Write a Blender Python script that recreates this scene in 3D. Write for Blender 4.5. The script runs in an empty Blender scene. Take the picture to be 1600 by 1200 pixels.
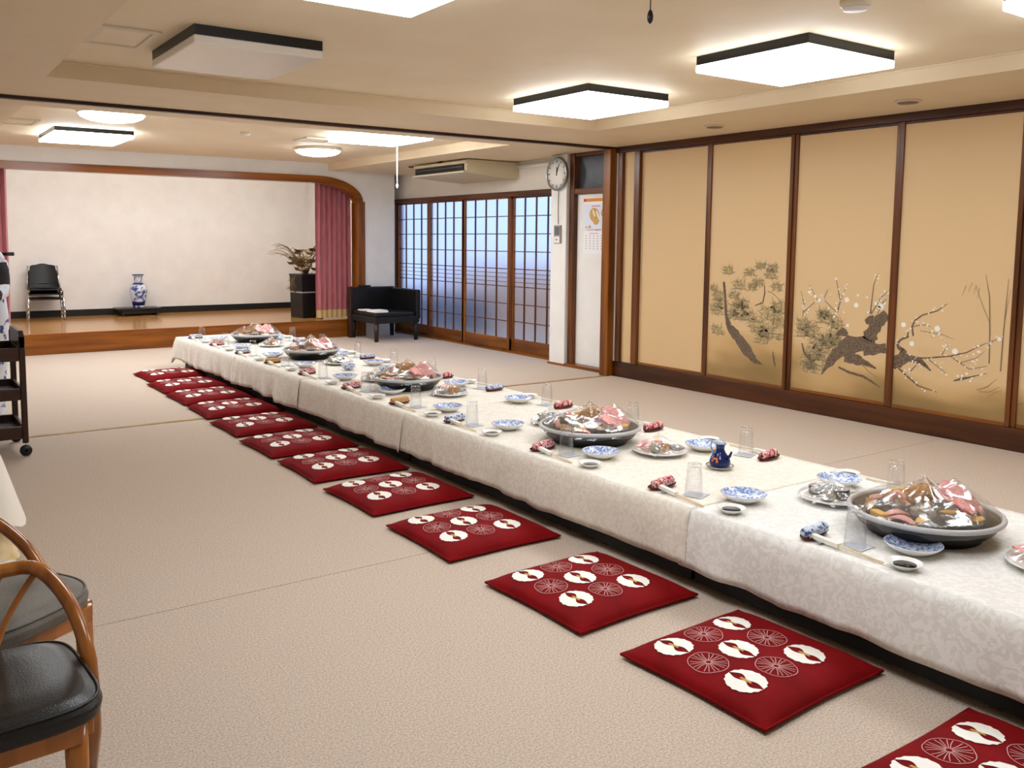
import bpy, bmesh, math, random
from math import sin, cos, pi, radians, sqrt, hypot, atan2, exp
from mathutils import Vector, Matrix, noise as mnoise
random.seed(7)
scene = bpy.context.scene
COL = scene.collection

# ------------------------------------------------------------------ camera
YAW, PITCH, ROLL, FPX, CX, CY = 0.5987, 0.098, 0.007, 1391.9, 753.08, 511.9
cam_d = bpy.data.cameras.new('camera'); cam = bpy.data.objects.new('camera', cam_d); COL.objects.link(cam)
fwd = Vector((sin(YAW)*cos(PITCH), cos(YAW)*cos(PITCH), -sin(PITCH)))
rgt = Vector((cos(YAW), -sin(YAW), 0)); upv = rgt.cross(fwd)
r2 = rgt*cos(ROLL) + upv*sin(ROLL); u2 = -rgt*sin(ROLL) + upv*cos(ROLL)
cam.matrix_world = Matrix(((r2.x, u2.x, -fwd.x, 0), (r2.y, u2.y, -fwd.y, 0), (r2.z, u2.z, -fwd.z, 1.4), (0, 0, 0, 1)))
cam_d.sensor_width = 36; cam_d.sensor_fit = 'HORIZONTAL'; cam_d.lens = FPX/1600*36
cam_d.shift_x = (800-CX)/1600; cam_d.shift_y = (CY-600)/1600
cam_d.clip_start = 0.05; cam_d.clip_end = 200
scene.camera = cam
# ------------------------------------------------------------------ world and view
world = bpy.data.worlds.new('world'); scene.world = world; world.use_nodes = True
bg = world.node_tree.nodes['Background']
bg.inputs[0].default_value = (0.54, 0.69, 1.0, 1); bg.inputs[1].default_value = 1.2
vs = scene.view_settings
vs.view_transform = 'Standard'; vs.look = 'None'; vs.gamma = 1; vs.exposure = 0.55; vs.use_curve_mapping = False
LAMP = 9.0            # radiance of the ceiling lamps' diffusers

# ------------------------------------------------------------------ materials
def lin(c):
    f = lambda v: (v/12.92 if v <= 0.04045 else ((v+0.055)/1.055)**2.4)
    return tuple(f(x/255) for x in c)
_mats = {}
def mat(name, rgb, rough=0.5, metal=0.0, spec=0.5, var=None, bump=None, emit=None, trans=0.0, ior=1.45, coat=0.0, sheen=0.0, rgb2=None, stretch=(1, 1, 1), contrast=None):
    """Principled material; var=(scale, detail) mixes rgb with rgb2 by noise, bump=(scale, strength)."""
    if name in _mats: return _mats[name]
    m = bpy.data.materials.new(name); m.use_nodes = True; _mats[name] = m
    nt = m.node_tree; N = nt.nodes; L = nt.links; b = N['Principled BSDF']
    c = lin(rgb)
    b.inputs['Base Color'].default_value = (*c, 1); b.inputs['Roughness'].default_value = rough
    b.inputs['Metallic'].default_value = metal; b.inputs['Specular IOR Level'].default_value = spec
    b.inputs['IOR'].default_value = ior; b.inputs['Transmission Weight'].default_value = trans
    b.inputs['Coat Weight'].default_value = coat; b.inputs['Sheen Weight'].default_value = sheen
    tc = mp = None
    if var or bump:
        tc = N.new('ShaderNodeTexCoord'); mp = N.new('ShaderNodeMapping'); L.new(tc.outputs['Object'], mp.inputs[0])
        mp.inputs['Scale'].default_value = stretch
    if var:
        n = N.new('ShaderNodeTexNoise'); n.inputs['Scale'].default_value = var[0]; n.inputs['Detail'].default_value = var[1]
        L.new(mp.outputs[0], n.inputs['Vector'])
        r = N.new('ShaderNodeValToRGB'); lo, hi = contrast or (0.3, 0.7)
        r.color_ramp.elements[0].position = lo; r.color_ramp.elements[1].position = hi
        c2 = lin(rgb2) if rgb2 else tuple(x*0.75 for x in c)
        r.color_ramp.elements[0].color = (*c2, 1); r.color_ramp.elements[1].color = (*c, 1)
        L.new(n.outputs[0], r.inputs[0]); L.new(r.outputs[0], b.inputs['Base Color'])
    if bump:
        n = N.new('ShaderNodeTexNoise'); n.inputs['Scale'].default_value = bump[0]; n.inputs['Detail'].default_value = 3
        L.new(mp.outputs[0], n.inputs['Vector'])
        bp = N.new('ShaderNodeBump'); bp.inputs['Strength'].default_value = bump[1]; bp.inputs['Distance'].default_value = 0.01
        L.new(n.outputs[0], bp.inputs['Height']); L.new(bp.outputs[0], b.inputs['Normal'])
    if emit:
        b.inputs['Emission Color'].default_value = (*emit[0], 1); b.inputs['Emission Strength'].default_value = emit[1]
    return m
def wood(name, dark, light, axis, rough=0.3, scale=14, spec=0.5, coat=0.0):
    s = [7.0, 7.0, 7.0]; s['xyz'.index(axis)] = 0.5
    return mat(name, light, rough, rgb2=dark, var=(scale/7, 4), stretch=tuple(s), spec=spec, coat=coat, contrast=(0.35, 0.65))
WV = wood('brown_wood_upright', (66, 32, 10), (116, 64, 24), 'z'); WY = wood('brown_wood_long', (58, 26, 8), (104, 55, 20), 'y')
WX = wood('brown_wood_across', (70, 32, 10), (118, 66, 24), 'x')
DX = wood('dark_wood_across', (40, 16, 8), (66, 30, 15), 'x'); DY = wood('dark_wood_long', (52, 25, 10), (84, 44, 18), 'y')
AV = wood('amber_wood_upright', (96, 50, 10), (150, 88, 26), 'z'); AY = wood('amber_wood_long', (96, 50, 10), (145, 84, 25), 'y')
AX = wood('amber_wood_across', (110, 58, 8), (150, 84, 16), 'x')
STF = wood('stage_floor_wood', (165, 112, 50), (196, 146, 84), 'x', rough=0.16, scale=8)
CEIL = mat('ceiling_paint', (238, 222, 194), 0.55, var=(3, 3), rgb2=(234, 216, 186), spec=0.3)
SOFF = mat('soffit_paint', (230, 212, 182), 0.5, var=(3, 3), rgb2=(226, 206, 174), spec=0.3)
WALL = mat('cream_wall_paint', (234, 226, 216), 0.6, var=(5, 4), rgb2=(228, 219, 207), bump=(180, 0.06))
WALLW = mat('white_wall_paint', (236, 233, 230), 0.6, var=(5, 4), rgb2=(230, 226, 222), bump=(180, 0.06))
CARPET = mat('beige_carpet', (212, 196, 181), 0.95, var=(150, 6), rgb2=(172, 153, 136), bump=(420, 0.4), spec=0.1, contrast=(0.3, 0.62))
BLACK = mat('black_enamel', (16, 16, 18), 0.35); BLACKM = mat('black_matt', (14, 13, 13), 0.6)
LEATHER = mat('black_leather', (13, 13, 15), 0.33, bump=(260, 0.12), spec=0.5)
CHROME = mat('chrome', (200, 200, 205), 0.2, metal=1.0)
WHITEP = mat('white_plastic', (232, 230, 226), 0.35); CREAMP = mat('cream_plastic', (216, 204, 180), 0.4)
DIFF = mat('lit_diffuser', (255, 255, 255), 0.4, emit=((0.90, 0.955, 1.0), LAMP))
DIFFB = mat('lit_diffuser_back_room', (255, 255, 255), 0.4, emit=((0.90, 0.955, 1.0), LAMP*1.9))
DIFFS = mat('lit_stage_tube', (255, 255, 255), 0.4, emit=((0.95, 0.98, 1.0), LAMP*3.4))
DIFFOFF = mat('unlit_diffuser', (238, 234, 228), 0.22)

# ------------------------------------------------------------------ mesh building
class MB:
    def __init__(s): s.v = []; s.f = []; s.m = []; s.sm = []
    def add(s, vs, fs, m=0, smooth=False):
        o = len(s.v); s.v += [tuple(p) for p in vs]
        for f in fs: s.f.append([i+o for i in f]); s.m.append(m); s.sm.append(smooth)
        return s
    def box(s, x0, x1, y0, y1, z0, z1, m=0, bev=0.0, M=None):
        if bev > 0:
            bm = bmesh.new(); bmesh.ops.create_cube(bm, size=1)
            for v in bm.verts: v.co = Vector(((x0+x1)/2+v.co.x*(x1-x0), (y0+y1)/2+v.co.y*(y1-y0), (z0+z1)/2+v.co.z*(z1-z0)))
            bmesh.ops.bevel(bm, geom=bm.edges[:], offset=bev, segments=2, affect='EDGES', profile=0.5)
            bm.verts.index_update()
            vs = [v.co.copy() for v in bm.verts]; fs = [[v.index for v in f.verts] for f in bm.faces]; bm.free()
        else:
            vs = [Vector((x, y, z)) for z in (z0, z1) for y in (y0, y1) for x in (x0, x1)]
            fs = [(0, 2, 3, 1), (4, 5, 7, 6), (0, 1, 5, 4), (2, 6, 7, 3), (0, 4, 6, 2), (1, 3, 7, 5)]
        if M is not None: vs = [M @ v for v in vs]
        return s.add(vs, fs, m)
    def lathe(s, prof, n=24, m=0, c=(0, 0, 0), sx=1.0, sy=1.0, smooth=True, M=None, wob=None, top=False):
        vs = []; fs = []
        for (r, z) in prof:
            for k in range(n):
                a = 2*pi*k/n; q = r*(1+(wob(a, z) if wob else 0))
                p = Vector((c[0]+q*cos(a)*sx, c[1]+q*sin(a)*sy, c[2]+z)); vs.append(M @ p if M is not None else p)
        for i in range(len(prof)-1):
            for k in range(n):
                a = i*n+k; b = i*n+(k+1) % n; fs.append((a, b, b+n, a+n))
        s.add(vs, fs, m, smooth)
        o = len(s.v)-len(vs)
        for i, flip in ((0, True), (len(prof)-1, False)):
            if prof[i][0] > 1e-5 and (i == 0 or top):
                f = [o+i*n+k for k in range(n)]; s.f.append(f[::-1] if flip else f); s.m.append(m); s.sm.append(False)
        return s
    def tube(s, pts, r, n=8, m=0, closed=False, caps=True, flat=1.0):
        P = [Vector(p) for p in pts]; k = len(P); R = r if isinstance(r, (list, tuple)) else [r]*k
        vs = []; fs = []; up = None
        for i in range(k):
            a = P[(i-1) % k] if closed or i > 0 else P[0]; b = P[(i+1) % k] if closed or i < k-1 else P[-1]
            t = (b-a).normalized()
            if up is None: up = Vector((0, 0, 1)) if abs(t.z) < 0.9 else Vector((1, 0, 0))
            sd = t.cross(up).normalized(); up = sd.cross(t).normalized()
            for j in range(n):
                an = 2*pi*j/n; vs.append(P[i]+sd*cos(an)*R[i]+up*sin(an)*R[i]*flat)
        for i in range(k if closed else k-1):
            for j in range(n):
                a = i*n+j; b = i*n+(j+1) % n; c = ((i+1) % k)*n+(j+1) % n; d = ((i+1) % k)*n+j; fs.append((a, b, c, d))
        s.add(vs, fs, m, True)
        if caps and not closed:
            o = len(s.v)-len(vs); s.f.append([o+j for j in range(n)][::-1]); s.m.append(m); s.sm.append(False)
            s.f.append([o+(k-1)*n+j for j in range(n)]); s.m.append(m); s.sm.append(False)
        return s
    def prism(s, poly, d0, d1, plane='xy', m=0):
        """extrude a 2D outline; plane names the outline's axes, depth runs along the third"""
        def P(u, v, d): return {'xy': (u, v, d), 'xz': (u, d, v), 'yz': (d, u, v)}[plane]
        n = len(poly); vs = [P(u, v, d0) for u, v in poly]+[P(u, v, d1) for u, v in poly]
        fs = [list(range(n))[::-1], list(range(n, 2*n))]+[[i, (i+1) % n, n+(i+1) % n, n+i] for i in range(n)]
        return s.add(vs, fs, m)
    def grid(s, fn, nu, nv, m=0, smooth=True, wrapu=False):
        vs = [fn(i/(nu if wrapu else nu-1), j/(nv-1)) for j in range(nv) for i in range(nu)]
        fs = [(j*nu+i, j*nu+(i+1) % nu, (j+1)*nu+(i+1) % nu, (j+1)*nu+i) for j in range(nv-1) for i in range(nu if wrapu else nu-1)]
        return s.add(vs, fs, m, smooth)
    def ball(s, c, rx, ry, rz, nu=16, nv=10, m=0, bump=0.0, seed=0, M=None):
        def fn(u, v):
            a = 2*pi*u; t = pi*(v-0.5)*0.999
            d = Vector((cos(a)*cos(t), sin(a)*cos(t), sin(t)))
            q = 1+bump*mnoise.noise(d*2.2+Vector((seed*7.3, seed*1.7, 0)))
            p = Vector((c[0]+d.x*rx*q, c[1]+d.y*ry*q, c[2]+d.z*rz*q)); return M @ p if M is not None else p
        return s.grid(fn, nu, nv, m, True, wrapu=True)
    def mesh(s, name):
        me = bpy.data.meshes.new(name); me.from_pydata([tuple(p) for p in s.v], [], s.f)
        me.polygons.foreach_set('material_index', s.m); me.polygons.foreach_set('use_smooth', s.sm)
        me.update(); bm = bmesh.new(); bm.from_mesh(me); bmesh.ops.recalc_face_normals(bm, faces=bm.faces); bm.to_mesh(me); bm.free()
        return me
def obj(name, mb, mats, parent=None, loc=(0, 0, 0), rz=0.0, label=None):
    me = mb.mesh(name) if isinstance(mb, MB) else mb
    if not isinstance(mats, (list, tuple)): mats = [mats]
    if not me.materials:
        for m in mats: me.materials.append(m)
    o = bpy.data.objects.new(name, me); COL.objects.link(o); o.parent = parent; o.location = loc
    o.rotation_euler = (0, 0, rz)
    if label: o['label'] = label
    return o
def tag(o, label, cat, group=None):
    o['label'] = label; o['category'] = cat
    if group: o['group'] = group
    return o
def thing(name, label, cat, loc=(0, 0, 0), rz=0.0, group=None):
    o = bpy.data.objects.new(name, None); COL.objects.link(o); o.location = loc; o.rotation_euler = (0, 0, rz); o.empty_display_size = 0.05
    return tag(o, label, cat, group)
def struct(name, mb, mats, label=None, loc=(0, 0, 0)):
    o = obj(name, mb, mats, None, loc); o['kind'] = 'structure'
    if label: o['label'] = label
    return o
def dup(o, loc, rz, label, parent=None):
    c = o.copy(); COL.objects.link(c)
    if parent is None: c.location = loc; c.rotation_euler = (0, 0, rz)
    else: c.parent = parent
    if label and parent is None: c['label'] = label
    for ch in list(o.children): dup(ch, None, None, None, c)
    return c
def box(*a, **k): return MB().box(*a, **k)

# ================================================================== the room
ZS, ZC = 2.35, 2.45
XW, XB = 6.35, 6.55          # right wall in the front and the back room
YT, YST, YBK = 6.87, 11.65, 14.10
YN, XL = -1.7, -1.3
# floor: carpet laid in sheets, seams between them
fl = struct('floor', box(XL-.15, 6.75, YN-.15, 12.1, -0.10, -0.012), CARPET, 'beige carpet floor of the banquet room')
for (x0, x1, y0, y1) in ((XL, XW, YN, -.30), (XL, XW, -.296, 3.34), (XL, XW, 3.344, 6.845), (XL, XB, 6.895, YST)):
    obj('carpet_sheet', box(x0, x1, y0, y1, -0.0119, 0, bev=0.0012), CARPET, fl)
obj('threshold_rail', box(XL, XW, 6.846, 6.894, -0.0119, 0.004), mat('threshold_wood', (176, 142, 84), .4, var=(8, 3), rgb2=(140, 106, 56)), fl)
# walls
struct('wall_left', box(XL-.15, XL, YN, YST, 0, ZC), WALL, 'cream painted wall')
struct('wall_near', box(XL-.15, 6.75, YN-.15, YN, 0, ZC), WALL, 'cream painted wall')
wr = struct('wall_right', box(XW+.02, XW+.40, YN, 6.84, 0, ZC), WALL, 'wall behind the painted sliding panels')
obj('plain_strip', box(XW-.012, XW+.03, 6.565, 6.735, 0.16, 2.29), mat('panel_paper', (216, 184, 138), 0.55), wr)
struct('baseboard_right', box(XW-.035, XW+.02, YN, 6.84, 0, 0.158, bev=.004), DY, 'dark wooden sill under the painted panels')
tr = struct('trim_1', box(XW-.045, XW+.02, YN, 6.84, 2.288, ZS+.01, bev=.003), DY, 'dark wooden head rail over the painted panels')
for (y0, y1, nm) in ((6.488, 6.565, 'post'), (6.735, 6.80, 'post')):
    obj(nm, box(XW-.05, XW+.02, y0, y1, 0.158, 2.288, bev=.006), WV, tr)
obj('white_strip', box(XW-.03, XW+.02, 6.803, 6.84, 0, 2.33), WHITEP, tr)
tp = struct('trim_2', box(6.235, 6.40, 6.842, 6.955, 0, 2.335, bev=.005), AV, 'brown wooden post between the two rooms')
obj('post_edge', box(6.40, 6.57, 6.86, 6.93, 0, 2.335, bev=.004), WV, tp)
struct('trim_3', box(XL, 6.40, 6.845, 6.90, 2.325, 2.372, bev=.003), DX, 'dark wooden lintel across the ceiling between the rooms')
# back room, right side
wb = struct('wall_right_back', box(XB, XB+.15, 7.86, 12.0, 1.99, ZC), WALL, 'cream wall above the glazed sliding doors')
obj('wall_piece', box(XB, XB+.15, 6.84, 7.62, 2.36, ZC), WALL, wb)
struct('wall_column', box(6.335, XB+.15, 7.655, 7.925, 0, ZS, bev=.01), WALLW, 'white column between the glazed doors and the narrow door')
struct('baseboard_column', box(6.325, XB, 7.64, 7.94, 0, 0.025), AY, 'thin wooden strip at the foot of the column')
# narrow white door with transom
d1 = struct('door_1', box(6.43, 6.47, 6.95, 7.575, 0.035, 1.905, bev=.003), WALLW, 'narrow white door with dark transom beside the column')
obj('jamb', box(6.375, 6.50, 7.575, 7.65, 0, 2.36, bev=.004), WV, d1)
obj('rail', box(6.385, 6.50, 6.95, 7.575, 1.905, 1.965, bev=.004), AY, d1)
obj('rail', box(6.385, 6.50, 6.95, 7.575, 2.31, 2.36, bev=.004), WY, d1)
obj('threshold', box(6.33, 6.50, 6.95, 7.65, 0, 0.035, bev=.004), AY, d1)
obj('pane', box(6.44, 6.447, 6.95, 7.575, 1.965, 2.31), mat('dark_frosted_glass', (62, 62, 66), 0.28, var=(5, 3), rgb2=(38, 38, 42)), d1)
struct('wall_behind_door', box(6.50, 6.62, 6.84, 7.70, 0, ZC), WALL)
# stage
sf = struct('floor_stage', box(0.0, 6.2, YST+.02, YBK+.1, 0.0, 0.25), STF, 'glossy wooden stage floor')
obj('front_board', box(0.0, 5.9, YST, YST+.02, 0.0, 0.249), AX, sf)
obj('nosing', box(0.0, 5.9, YST-.006, YST+.025, 0.236, 0.2515, bev=.003), AX, sf)
struct('wall_stage_back', box(0.1, 6.2, YBK, YBK+.1, 0.25, 2.75), WALLW, 'plain cream wall at the back of the stage')
struct('wall_stage_right', box(6.05, 6.19, YST+.2, YBK, 0.25, 2.75), WALLW)
struct('wall_stage_left', box(0.1, 0.25, YST+.2, YBK, 0.25, 2.75), WALLW)
struct('baseboard_stage', box(0.25, 6.05, YBK-.02, YBK, 0.25, 0.345), BLACKM, 'black skirting along the back of the stage')
# proscenium with a rounded upper corner
arc = [(5.05+0.72*sin(t), 1.88+0.30*cos(t)) for t in [i*pi/2/10 for i in range(11)]]
arc2 = [(5.15+0.70*sin(t), 1.935+0.34*cos(t)) for t in [i*pi/2/10 for i in range(11)]]
pw = MB()
top = [(XL, 2.27)]+[(5.15, 2.275)]+arc2[1:]+[(5.885, 1.935)]
pw.prism([(XL, ZC), (XL, 2.27)]+arc2+[(5.885, 1.935), (5.885, ZC)], YST, YST+.2, 'xz')
pw.box(5.885, 6.375, YST, YST+.2, 0, ZC); pw.box(6.20, 6.72, 11.975, 12.08, 0, ZC)
pw.box(XL, 0.55, YST, YST+.2, 0, 2.27)
struct('wall_stage_front', pw, WALLW, 'white front wall of the stage with rounded opening')
pt = MB(); pt.prism([(0.55, 2.272)]+arc2+[(5.885, 1.932), (5.77, 1.90)]+arc[::-1][1:]+[(0.55, 2.18)], YST-.025, YST+.14, 'xz')
t4 = struct('trim_4', pt, AX, 'amber wooden beam with curved end over the stage')
obj('post', box(5.765, 5.885, YST-.02, YST+.18, 0, 1.93, bev=.004), AV, t4)
struct('wall_stage_head', box(0.25, 6.05, YST+.2, YST+.26, 2.2, 2.75), WALL)
# ceiling
ce = struct('ceiling', box(XL-.15, 6.8, YN-.15, 12.1, ZC, ZC+.08), CEIL, 'beige ceiling with shallow recesses')
obj('stage_ceiling', box(0.1, 6.2, YST+.2, YBK+.1, 2.75, 2.8), CEIL, ce)
for (x0, x1, y0, y1) in ((XL, 0.90, YN, 5.945), (5.235, 6.75, YN, 5.945), (XL, 6.75, 5.945, 7.32), (XL, 0.96, 7.32, YST), (5.32, XB+.05, 7.32, YST), (6.375, XB+.05, YST, 12.0)):
    obj('soffit', box(x0, x1, y0, y1, ZS, ZC+.001), SOFF, ce)
for (x0, x1, y0, y1) in ((5.222, 5.235, YN, 5.945), (0.90, 5.222, 5.932, 5.945)):
    obj('edge_bead', box(x0, x1, y0, y1, ZC-.012, ZC, bev=.003), SOFF, ce)
# outdoors beyond the frosted doors
struct('ground_outside', box(6.75, 14, 2, 18, -0.3, -0.1), mat('grey_concrete', (206, 186, 166), 0.9), 'pavement outside the sliding doors')
struct('wall_outside', box(9.2, 9.4, 3, 14.6, -0.1, 0.95), mat('beige_garden_wall', (238, 196, 158), 0.9), 'garden wall outside the sliding doors')
struct('fence_outside', box(7.9, 7.96, 11.4, 17.5, -0.1, 0.55), mat('blue_grey_fence', (104, 110, 124), 0.8), 'dark fence outside the sliding doors')

# ================================================================== glazed sliding doors
FROST = mat('frosted_glass', (226, 232, 248), 0.42, trans=1.0, ior=1.15, bump=(9, 0.4))
edges = [11.965, 10.995, 10.07, 9.02, 8.05]
zt, zb = 1.915, 0.17
lint = struct('trim_5', box(6.50, XB+.13, 7.93, 11.98, 1.935, 1.995, bev=.004), WY, 'wooden lintel of the glazed sliding doors')
obj('track', box(6.505, XB+.13, 7.93, 11.98, 0.0, 0.022), AY, lint)
obj('jamb', box(6.50, XB+.13, 11.965, 12.02, 0, 1.99), WV, lint)
for k in range(4):
    y1, y0 = edges[k]+.02, edges[k+1]-.02
    xo = 6.555 + (0.04 if k in (0, 3) else 0.0)
    d = struct('door_%d' % (k+2), box(xo, xo+.034, y0, y1, zt, 1.955), AY,
               ['frosted glazed sliding door next to the stage wall', 'frosted glazed sliding door second from the stage wall',
                'frosted glazed sliding door second from the clock column', 'frosted glazed sliding door beside the clock column'][k])
    obj('bottom_rail', box(xo, xo+.034, y0, y1, 0.022, zb, bev=.003), AY, d)
    obj('stile', box(xo-.002, xo+.036, y0, y0+.055, 0.022, 1.955, bev=.003), AV, d)
    obj('stile', box(xo-.002, xo+.036, y1-.055, y1, 0.022, 1.955, bev=.003), AV, d)
    a0, a1 = y0+.055, y1-.055; nc, nr = 4, 8
    bar_v = box(-.010, .010, -.006, .006, 0, zt-zb).mesh('muntin'); bar_h = box(-.008, .008, 0, a1-a0, -.0055, .0055).mesh('muntin')
    thin_h = box(-.004, .004, 0, a1-a0, -.0035, .0035).mesh('thin_bar')
    pane = box(-.0025, .0025, 0, (a1-a0)/nc, 0, (zt-zb)/nr).mesh('pane')
    for i in range(1, nc): obj('muntin', bar_v, WV, d, (xo+.010, a0+(a1-a0)*i/nc, zb))
    for j in range(1, nr): obj('muntin', bar_h, WV, d, (xo+.010, a0, zb+(zt-zb)*j/nr))
    for j in range(3): obj('thin_bar', thin_h, WV, d, (xo+.014, a0, zb+(zt-zb)*(3+(j+1)/4)/nr))
    for i in range(nc):
        for j in range(nr): obj('pane', pane, FROST, d, (xo+.022, a0+(a1-a0)*i/nc, zb+(zt-zb)*j/nr))

# ink strokes (y, z, width), pine tufts and blossoms of the painted panels, in metres on the wall
STROKES=[
 [(5.406,1.041,0.0188),(5.383,0.902,0.0150),(5.370,0.752,0.0224),(5.330,0.642,0.0410),(5.232,0.557,0.0702),(5.113,0.439,0.0695),(5.031,0.366,0.0363),(4.963,0.346,0.0072)],
 [(4.962,1.033,0.0073),(4.955,0.962,0.0109),(4.973,0.880,0.0109),(5.053,0.848,0.0073)],
 [(4.927,0.981,0.0054),(4.873,0.966,0.0054),(4.764,0.884,0.0036)],
 [(4.850,0.468,0.0054),(4.836,0.397,0.0179),(4.818,0.337,0.0054)],
 [(4.358,0.367,0.0173),(4.251,0.515,0.0686),(4.126,0.595,0.1021),(3.985,0.626,0.0843),(3.955,0.709,0.0673),(3.908,0.794,0.0672),(3.835,0.863,0.0502)],
 [(4.018,0.573,0.0675),(3.914,0.588,0.0570),(3.829,0.601,0.0533)],
 [(4.176,0.498,0.0580),(4.067,0.486,0.0508),(3.977,0.464,0.0269),(3.905,0.437,0.0067)],
 [(4.029,0.458,0.0068),(3.956,0.401,0.0050),(3.884,0.362,0.0033)],
 [(4.227,0.409,0.0137),(4.133,0.379,0.0170),(4.006,0.362,0.0168),(3.934,0.331,0.0151),(3.863,0.297,0.0067)],
 [(4.259,0.665,0.0138),(4.205,0.695,0.0514),(4.158,0.675,0.0171)],
 [(4.268,0.480,0.0343),(4.322,0.423,0.0207),(4.375,0.331,0.0069)],
 [(4.574,0.567,0.0105),(4.551,0.500,0.0175),(4.498,0.436,0.0140)],
 [(4.011,0.786,0.0237),(3.977,0.804,0.0439),(3.944,0.839,0.0169)],
 [(4.575,0.792,0.0088),(4.570,0.896,0.0071),(4.605,0.998,0.0035)],
 [(4.567,0.827,0.0070),(4.444,0.938,0.0052),(4.528,1.053,0.0035)],
 [(4.259,0.846,0.0103),(4.236,0.934,0.0069),(4.282,1.114,0.0035)],
 [(4.236,0.934,0.0052),(4.179,1.085,0.0026)],
 [(4.269,0.848,0.0069),(4.387,0.941,0.0052),(4.353,1.027,0.0035)],
 [(3.971,0.853,0.0101),(3.967,0.934,0.0068),(3.957,1.079,0.0051),(3.927,1.160,0.0025)],
 [(3.963,0.854,0.0084),(3.900,0.970,0.0067),(3.836,1.037,0.0034)],
 [(3.911,0.858,0.0084),(3.881,0.939,0.0067),(3.841,0.981,0.0034)],
 [(3.763,0.473,0.0563),(3.708,0.527,0.0661),(3.644,0.550,0.0395),(3.547,0.538,0.0294),(3.466,0.476,0.0081)],
 [(3.708,0.527,0.0495),(3.679,0.594,0.0330),(3.721,0.620,0.0232)],
 [(3.721,0.613,0.0199),(3.731,0.651,0.0166),(3.700,0.685,0.0132),(3.653,0.706,0.0132),(3.655,0.744,0.0082)],
 [(3.613,0.717,0.0115),(3.625,0.786,0.0115),(3.604,0.834,0.0099),(3.551,0.876,0.0082),(3.445,0.914,0.0065),(3.372,0.971,0.0033)],
 [(3.644,0.554,0.0132),(3.517,0.562,0.0098),(3.336,0.597,0.0081),(3.220,0.635,0.0064),(3.096,0.711,0.0032)],
 [(3.396,0.594,0.0065),(3.355,0.673,0.0032)],
 [(3.328,0.597,0.0064),(3.259,0.557,0.0064),(3.191,0.521,0.0048),(3.073,0.557,0.0032)],
 [(3.713,0.464,0.0132),(3.619,0.397,0.0098),(3.553,0.352,0.0082),(3.411,0.326,0.0032)],
 [(3.630,0.440,0.0082),(3.585,0.495,0.0065),(3.546,0.523,0.0049)],
 [(3.296,0.425,0.0064),(3.238,0.448,0.0160),(3.195,0.461,0.0096),(3.139,0.483,0.0048),(3.070,0.507,0.0024)],
 [(3.096,0.711,0.0032),(3.029,0.742,0.0032),(2.989,0.768,0.0024)],
 [(3.617,0.786,0.0066),(3.547,0.807,0.0049),(3.484,0.797,0.0024)],
 [(3.560,0.760,0.0033),(3.481,0.752,0.0049),(3.389,0.745,0.0032),(3.313,0.722,0.0016)],
 [(3.502,0.567,0.0065),(3.422,0.515,0.0049),(3.343,0.464,0.0024)],
 [(3.259,0.557,0.0048),(3.146,0.607,0.0032),(3.093,0.657,0.0016)],
 [(3.060,0.576,0.0079),(3.068,0.789,0.0079),(3.084,1.032,0.0064),(3.118,1.188,0.0024)],
 [(3.075,0.861,0.0032),(3.126,0.972,0.0032),(3.184,1.114,0.0016)],
 [(2.982,0.532,0.0079),(2.978,0.811,0.0079),(2.973,0.982,0.0063),(2.967,1.166,0.0024)],
 [(2.975,0.869,0.0032),(2.949,1.096,0.0016)],
 [(3.133,0.381,0.0032),(3.064,0.413,0.0047),(2.999,0.480,0.0016)],
 [(3.118,0.373,0.0032),(3.048,0.379,0.0032),(2.982,0.424,0.0016)],
 [(3.060,0.340,0.0016),(3.007,0.385,0.0032),(2.967,0.398,0.0016)],
 [(3.177,1.107,0.0032),(3.194,1.048,0.0016)],
 [(3.155,1.093,0.0032),(3.164,1.021,0.0016)],
 [(3.206,1.127,0.0032),(3.231,1.061,0.0016)],
 [(3.248,1.104,0.0032),(3.273,1.036,0.0016)],
 [(2.879,0.296,0.0047),(2.854,0.322,0.0062),(2.829,0.333,0.0047)],
]
TUFTS=[(5.363,1.146,0.056),(5.230,1.021,0.065),(5.121,1.135,0.055),(5.013,1.193,0.051),(4.902,1.125,0.064),(4.833,1.021,0.054),(5.029,1.048,0.055),(5.283,0.926,0.056),(5.461,0.916,0.075),(5.479,0.782,0.075),(5.220,0.800,0.102),(5.127,0.751,0.073),(4.886,0.787,0.099),(4.804,0.846,0.081),(5.011,0.669,0.100),(4.922,0.623,0.081),(4.797,0.705,0.072),(5.472,0.602,0.066),(4.962,0.565,0.072),(4.782,0.600,0.045),(5.524,0.979,0.042),(5.200,0.857,0.074),(5.093,1.009,0.055),(4.883,1.179,0.051),(5.434,0.842,0.066),(5.287,0.749,0.065),(4.572,0.723,0.070),(4.490,0.679,0.079),(4.360,0.791,0.078),(4.407,0.584,0.087),(4.332,0.608,0.078),(4.517,0.417,0.079),(4.437,0.409,0.087),(4.278,0.664,0.069),(4.263,0.749,0.060),(4.381,0.824,0.052),(4.568,0.654,0.061),(4.462,0.509,0.078),(4.364,0.486,0.069),(4.494,0.367,0.061),(4.256,0.599,0.069)]
BLOOMS=[(4.178,0.950,0.0240),(4.095,0.913,0.0222),(3.888,0.915,0.0286),(4.162,0.749,0.0171),(4.425,0.931,0.0192),(4.465,0.962,0.0158),(3.690,0.793,0.0232),(3.618,0.659,0.0230),(3.434,0.787,0.0260),(3.298,0.635,0.0257),(3.002,0.752,0.0174),(4.526,0.993,0.0123),(4.282,1.111,0.0121),(4.084,0.992,0.0119),(3.932,0.936,0.0152)]
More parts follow.
